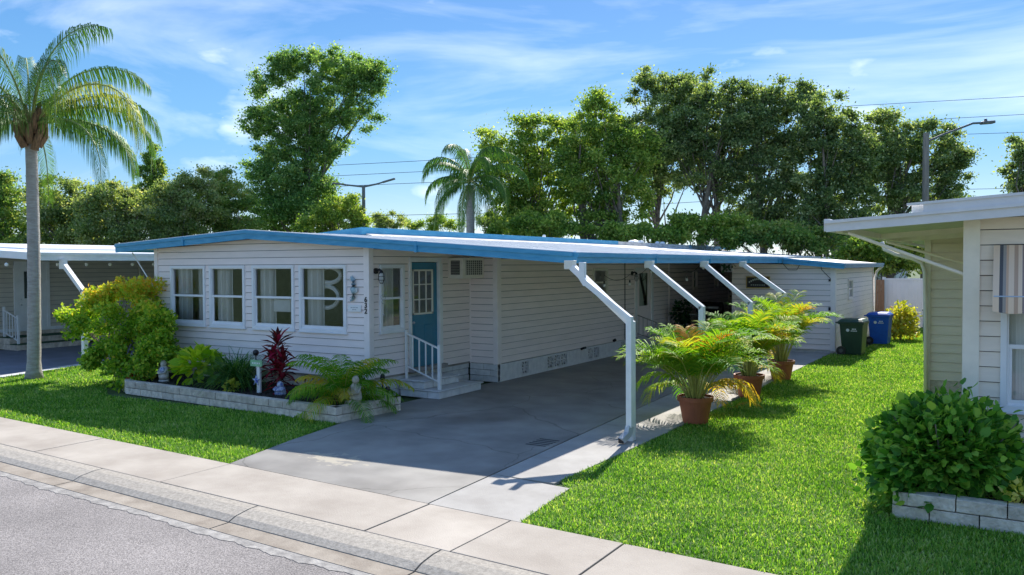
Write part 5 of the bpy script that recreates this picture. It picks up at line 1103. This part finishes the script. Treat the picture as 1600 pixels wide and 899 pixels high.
for (x1, ya, yb, z0, z1) in ((-15.75, 1.9, 4.2, 0, .17), (-16.2, 1.9, 4.0, .17, .36)):
    Lx = lambda u, n_, z, x1=x1: (x1 + n_, ya + u, z); Ly = lambda u, n_, z: (-16.95 + u, ya - n_, z)
    blockrow(ns, Lx, 0, yb - ya, z0, z1 - z0, blockm, ln=.4); blockrow(ns, Ly, 0, x1 + 16.95, z0, z1 - z0, blockm, ln=.4); MB().box((-16.95, ya + .05, z0), (x1 - .05, yb, z1 - .01)).build('core', mortar, ns)
    MB().box((-16.95, ya + .03, z1), (x1 + .01, yb - .02, z1 + .02)).build('carpet', carpet, ns)
nr = thing('handrail', 'white handrail on the green carpeted steps of the taupe home', 'handrail', (-16.3, 2.0, 0))
yy = 2.05
for x, z0, z1 in ((-16.75, .36, 1.32), (-15.95, .17, 1.08)): MB().box((x - .03, yy - .03, z0), (x + .03, yy + .03, z1)).build('post', whitep, nr)
MB().beam((-16.75, yy, 1.22), (-15.95, yy, .98), .04, .04).build('rail', whitep, nr); MB().beam((-16.75, yy, .52), (-15.95, yy, .28), .035, .035).build('rail', whitep, nr)
for k in range(1, 5): x = -16.75 + .16 * k; MB().beam((x, yy, .52 - .048 * k), (x, yy, 1.22 - .048 * k), .025, .025, (0, 1, 0)).build('baluster', whitep, nr)

# ================================================================== TREES
oakm = leafmat('oak_leaf', ['#44573a', '#586e46', '#6f8656', '#92a474', '#b8c096'], .55, .5, .3)
oaky = leafmat('bright_oak_leaf', ['#4c6c30', '#64853c', '#809c4a', '#a4b65e', '#c4c878'], .55, .5, .3)
eucm = leafmat('tall_tree_leaf', ['#46683a', '#5a7e46', '#729656', '#94b070', '#b6c68e'], .55, .5, .3)
hedgem = leafmat('hedge_leaf', ['#4a6838', '#608244', '#7c9a52', '#9cac66', '#bab67c'], .55, .5, .3)
olive = leafmat('olive_tree_leaf', ['#566c44', '#6e8452', '#889a66', '#a6b07e', '#c0bc98'], .55, .5, .3)
def tree(name, label, d, basepx, ells, m, leaf=.14, nleaf=14000, sub=.9, trunks=1, lean=0, group=None, cat='tree', trad=.28, depth=.7, wisps=.0, barkm=bark, fill=.55, baseh=None):
    """ells: crown masses given by where they appear (x, y, rx, ry in the picture) at distance d; each gets real depth"""
    b0 = at(basepx, 420, d); t_ = thing(name, label, cat, (b0[0], b0[1], 0), group); s_ = d / FPX
    cs_, rs_ = [], []; right = RM @ np.array([1, 0, 0]); fwd = norm(np.array([RM[0][2], RM[1][2], 0]))
    tot = sum(e[2] * e[3] for e in ells)
    for (ex, ey, rx, ry) in ells:
        n_ = max(8, int(fill * 14.0 * rx * ry * s_ * s_ / (sub * sub) * 1.2)); dep = depth * rx * s_
        for q in range(n_):
            v = rdir(1)[0]; kk = random.random() ** .42 * (1.12 if random.random() < .25 else 1); c0 = at(ex, ey, d) + right * v[0] * rx * s_ * kk * 1.08 + np.array([0, 0, 1]) * v[2] * ry * s_ * kk + fwd * v[1] * dep * kk
            cs_.append(c0); f = sub * random.uniform(.45, .95); rs_.append((f, f, f * .6))
    cs_ = np.array(cs_); rs_ = np.array(rs_); per = max(20, int(nleaf * 2.0) // len(cs_)); dd = rdir(len(cs_) * per); P = np.repeat(cs_, per, 0) + dd * np.repeat(rs_, per, 0) * np.abs(rng.normal(0, .62, len(dd)))[:, None]
    P = P[P[:, 2] > .3]; dd = dd[:len(P)]
    clr = np.repeat(rng.normal(0, .13, len(cs_)), per)[:len(P)]
    rr = np.clip(rng.normal(.46, .22, len(P)) + clr, 0, .97)
    o = leaves('crown', P, m, t_, leaf, up=.7, rnd=rr, out=norm(P - cs_.mean(0)) * .4); o['kind'] = 'stuff'
    mb = MB(); cen = cs_.mean(0); zt0 = cs_[:, 2].max()
    for k in range(trunks):
        bx0 = b0[0] + (k - (trunks - 1) / 2) * 1.2; by0 = b0[1] + random.uniform(-.6, .6); tgt = cen + rng.normal(0, .8, 3); hz = zt0 * .80
        line = [np.array([bx0 + (tgt[0] - bx0) * s1 ** 1.5 + lean * s1 + .12 * math.sin(6 * s1 + k) * trad * 4, by0 + (tgt[1] - by0) * s1, -.15 + hz * s1]) for s1 in np.linspace(0, 1, 12)]
        mb.tube([tuple(q_) for q_ in line], [trad * (1.05 - 1.0 * s1 ** .8) + .02 for s1 in np.linspace(0, 1, 12)], 9)
        ends = cs_[rng.permutation(len(cs_))[:26 // trunks + 6]]
        for e in ends:
            i0 = int(np.clip((e[2] / hz) * 11 * random.uniform(.45, .75), 3, 10)); st = line[i0]; md = st * .45 + e * .55 + np.array([0, 0, -.25]) + rng.normal(0, .2, 3); r0 = trad * (1.0 - i0 / 13) * .42
            mb.tube([tuple(st), tuple(md), tuple(e)], [r0, r0 * .55, .015], 5, False)
    mb.build('trunk', barkm, t_, smooth=True)
    return t_
G1 = 'live oaks in the row behind the shed'; G2 = 'trees in the line beyond the left home'
tree('live_oak', 'leftmost live oak of the row, bright green beside the ragged palm', 44, 840, [(800, 265, 45, 60), (850, 240, 55, 55), (800, 320, 40, 40), (860, 310, 55, 50), (770, 235, 25, 35), (830, 200, 30, 22), (890, 215, 30, 40), (820, 345, 45, 22), (880, 345, 40, 22)], oaky, nleaf=30000, trunks=2, group=G1, sub=.8)
tree('live_oak', 'second live oak from the left, yellow green foliage above the roof vents', 42, 945, [(930, 200, 50, 45), (940, 260, 60, 55), (960, 310, 55, 40), (900, 280, 35, 45), (985, 235, 40, 45), (925, 160, 28, 18), (930, 345, 50, 22)], oaky, nleaf=30000, trunks=3, group=G1, sub=.8)
tree('live_oak', 'tallest live oak of the row with a crooked trunk above the roof end', 46, 1010, [(1010, 135, 28, 28), (1040, 180, 60, 50), (1000, 230, 55, 50), (1060, 250, 50, 50), (1020, 290, 40, 25), (1060, 135, 42, 25)], oakm, nleaf=30000, trunks=1, group=G1, sub=.75)
tree('live_oak', 'broad live oak with a forked trunk in the middle of the row', 44, 1098, [(1120, 150, 55, 35), (1100, 200, 60, 50), (1150, 220, 60, 60), (1110, 270, 55, 40), (1180, 160, 45, 35), (1065, 215, 35, 45)], oakm, nleaf=34000, trunks=2, group=G1, sub=.75)
tree('live_oak', 'live oak with a straight pale trunk right of the forked one', 43, 1190, [(1200, 190, 55, 50), (1175, 345, 45, 25), (1230, 250, 60, 55), (1190, 300, 55, 45), (1250, 170, 45, 30), (1220, 340, 50, 35), (1240, 140, 25, 18)], oakm, nleaf=32000, trunks=1, group=G1, sub=.75)
tree('live_oak', 'dense live oak above the right end of the shed', 41, 1290, [(1290, 180, 45, 40), (1290, 250, 55, 60), (1300, 320, 60, 45), (1330, 240, 35, 50), (1260, 350, 40, 40), (1320, 370, 45, 30)], oakm, nleaf=32000, trunks=2, group=G1, sub=.75)
tree('live_oak', 'airy live oak around the street lamp pole at the right', 43, 1380, [(1385, 200, 40, 30), (1370, 250, 55, 50), (1420, 240, 55, 45), (1390, 310, 60, 45), (1455, 215, 35, 30), (1480, 260, 35, 40), (1475, 310, 45, 30), (1500, 245, 22, 14)], oakm, nleaf=33000, trunks=1, group=G1, sub=.7)
tree('live_oak', 'tree crown cut by the right edge above the beige roof', 36, 1610, [(1605, 270, 32, 45), (1625, 230, 35, 35), (1600, 240, 16, 12), (1630, 290, 40, 30)], oakm, nleaf=9000, trunks=1, group=G1, sub=.6)
tree('tall_tree', 'tallest tree, leaning towards the right with a vine covered lower trunk, left of the lamp', 56, 470, [(440, 95, 18, 22), (455, 100, 35, 22), (520, 115, 62, 34), (570, 135, 36, 34), (500, 160, 62, 34), (415, 130, 25, 26), (450, 190, 58, 40), (555, 185, 34, 22), (400, 190, 26, 30), (470, 235, 46, 36), (510, 230, 30, 20), (455, 280, 55, 34), (475, 320, 68, 34), (440, 340, 60, 30), (415, 270, 32, 26), (585, 110, 20, 14), (500, 90, 26, 12), (490, 200, 40, 30), (430, 240, 30, 24), (500, 300, 36, 30), (420, 310, 36, 26)], eucm, nleaf=84000, trunks=1, sub=.85, trad=.5, lean=.5, fill=.82, leaf=.15)
hx = [(20, 330, 60, 45), (-40, 320, 50, 50), (60, 345, 60, 30)]
tree('broadleaf_tree', 'dark green tree at the far left behind the palm trunk', 52, 30, [(15, 300, 40, 28), (30, 335, 60, 40), (-30, 320, 50, 50), (20, 372, 60, 20)], hedgem, nleaf=22000, group=G2, sub=.9)
tree('broadleaf_tree', 'low rounded olive green tree right of the tall palm trunk', 50, 110, [(100, 315, 50, 35), (140, 330, 50, 38), (90, 350, 60, 25), (110, 375, 60, 20)], olive, nleaf=24000, group=G2, sub=.9)
tree('broadleaf_tree', 'olive green tree with bare twigs between the palm and the spire tree', 48, 185, [(180, 320, 45, 36), (200, 345, 50, 30), (150, 350, 40, 25), (190, 372, 55, 18)], olive, nleaf=24000, group=G2, sub=.85)
tree('broadleaf_tree', 'loose airy tree right of the spire shaped tree', 50, 290, [(275, 300, 32, 28), (300, 325, 48, 40), (255, 340, 40, 32), (310, 285, 25, 20), (290, 365, 55, 18)], olive, nleaf=26000, group=G2, sub=.75)
tree('broadleaf_tree', 'olive tree between the airy tree and the tallest tree', 52, 350, [(345, 290, 28, 26), (355, 325, 42, 38), (330, 350, 45, 20), (370, 360, 40, 16)], hedgem, nleaf=22000, group=G2, sub=.8)
tree('spire_tree', 'narrow pointed conifer rising above the line of trees at the left', 60, 238, [(238, 232, 6, 12), (238, 250, 12, 14), (238, 270, 19, 16), (238, 295, 26, 20), (238, 325, 32, 25)], hedgem, nleaf=14000, sub=.5, trad=.2, fill=1.)
tree('broadleaf_tree', 'bright green bushy tree at the foot of the tallest tree', 50, 530, [(530, 325, 32, 25), (500, 345, 40, 20), (555, 345, 22, 18)], oaky, nleaf=13000, group=G2, sub=.7)
tree('distant_tree', 'low distant tree between the street lamp and the ragged palm', 75, 610, [(605, 345, 28, 12), (585, 352, 30, 12)], olive, nleaf=6000, sub=.8, group='small distant trees above the roof')
tree('distant_tree', 'low distant tree just left of the ragged palm trunk', 78, 690, [(690, 348, 30, 11), (655, 352, 28, 9)], oaky, nleaf=6000, sub=.8, group='small distant trees above the roof')
tree('distant_tree', 'low distant tree just right of the ragged palm trunk', 70, 765, [(765, 345, 22, 14), (790, 355, 30, 12)], oakm, nleaf=6000, sub=.8, group='small distant trees above the roof')
# shrubs under the oaks
for i, (px, ells, lab) in enumerate(((1010, [(985, 365, 45, 14), (1040, 362, 30, 16)], 'low green shrub behind the roof vents'), (1090, [(1075, 350, 20, 18), (1130, 360, 40, 22)], 'green understorey shrub right of the forked oak trunk'), (1220, [(1200, 365, 60, 22), (1260, 375, 50, 20)], 'dark shrub mass behind the shed roof'), (1380, [(1350, 395, 42, 26), (1400, 400, 40, 30), (1440, 385, 30, 30)], 'bright shrub behind the white fence'), (870, [(850, 355, 70, 16)], 'low green shrub under the leftmost oaks'))):
    tree('understorey_shrub', lab, 34 if i == 3 else 39, px, ells, oaky if i in (0, 1, 3, 4) else hedgem, nleaf=11000, sub=.6, trad=.08, group='shrubs under the oak row', cat='shrub', leaf=.15)

# ================================================================== POLES AND WIRES
p = at(568, 292, 50); t_ = thing('street_lamp', 'tall street lamp with two arms rising behind the middle of the roof', 'street lamp', (p[0], p[1], 0))
MB().tube([(p[0], p[1], -.1), (p[0], p[1], p[2])], [.14, .10], 10).build('pole', polegr, t_)
for (px, py, mx_, my_) in ((533, 288, 548, 290), (605, 283, 588, 288)):
    q = at(px, py, 50); m_ = at(mx_, my_, 50); MB().tube([tuple(p), tuple(m_), tuple(q)], [.07, .055, .04], 6).build('arm', polegr, t_)
    u = norm(q - m_); MB().beam(tuple(q - u * .3), tuple(q + u * .5), .26, .10).build('lamp_head', polegr, t_, bevel=.03)
p = at(1447, 208, 40); t_ = thing('street_lamp', 'weathered pole with a single long cobra head arm above the beige roof', 'street lamp', (p[0], p[1], 0))
MB().tube([(p[0], p[1], -.1), (p[0], p[1], p[2])], [.19, .14], 10).build('pole', poleg, t_)
q = [at(1447, 222, 40), at(1475, 210, 40), at(1520, 193, 40), at(1540, 192, 40)]; MB().tube([tuple(x) for x in q], .055, 6).build('arm', polegr, t_); MB().beam(tuple(at(1533, 192.5, 40)), tuple(at(1553, 191, 40)), .34, .14).build('lamp_head', polegr, t_, bevel=.04); MB().ball(tuple(at(1540, 188, 40)), .08, 8, 5).build('sensor', polegr, t_)
p0 = aty(1443, 490, 27); t_ = thing('utility_pole', 'dark utility pole beside the corner of the beige home', 'pole', (p0[0], 27, 0)); MB().tube([(p0[0], 27, 0), (p0[0], 27, 4.2)], .14, 10).build('pole', poleg, t_)
for i, (a, b_, lab) in enumerate((((-200, 297, 70), (1700, 146, 70), 'highest power line crossing the sky'), ((-200, 308, 70), (1700, 175, 70), 'second power line from the top'), ((-200, 318, 70), (1700, 203, 70), 'third power line from the top'), ((-200, 350, 70), (1700, 295, 70), 'lowest power line crossing the sky'))):
    pass
wires = [((440, 263), (514, 259), (650, 252), (800, 243), (1050, 205), (1327, 166), (1600, 151), (1800, 139), 'highest power line crossing the sky'),
         ((440, 280), (525, 275), (688, 267), (850, 253), (1150, 213), (1491, 185), (1600, 179), (1800, 168), 'second power line from the top'),
         ((440, 296), (559, 290), (680, 285), (850, 274), (1150, 237), (1479, 211), (1600, 207), (1800, 199), 'third power line from the top'),
         ((560, 338), (689, 335), (775, 333), (900, 327), (1150, 312), (1455, 297), (1563, 295), (1800, 292), 'lowest power line crossing the sky')]
for wv in wires:
    o = MB().tube([tuple(at(px, py, 66)) for px, py in wv[:-1]], .019, 5, False).build('power_line', wirem); tag(o, wv[-1], 'power line', 'power lines beyond the trees')
# pale building glimpsed through the trees
bd = thing('distant_building', 'pale building glimpsed through the leaves beyond the white fence', 'building', tuple(at(1370, 420, 50))); a = at(1325, 376, 50); c_ = at(1405, 420, 50)
mb = MB(); mb.box((a[0], a[1], 0), (c_[0], a[1] + 6, a[2] - .3)); mb.build('wall', mat('far_wall', (.55, .55, .55), .7), bd); mb = MB(); mb.box((a[0] - .4, a[1] - .5, a[2] - .3), (c_[0] + .4, a[1] + 6.4, a[2])); mb.build('roof', whiteroof, bd)
print('objects', len(bpy.data.objects), 'tris', sum(len(o.data.polygons) for o in bpy.data.objects if o.type == 'MESH'))
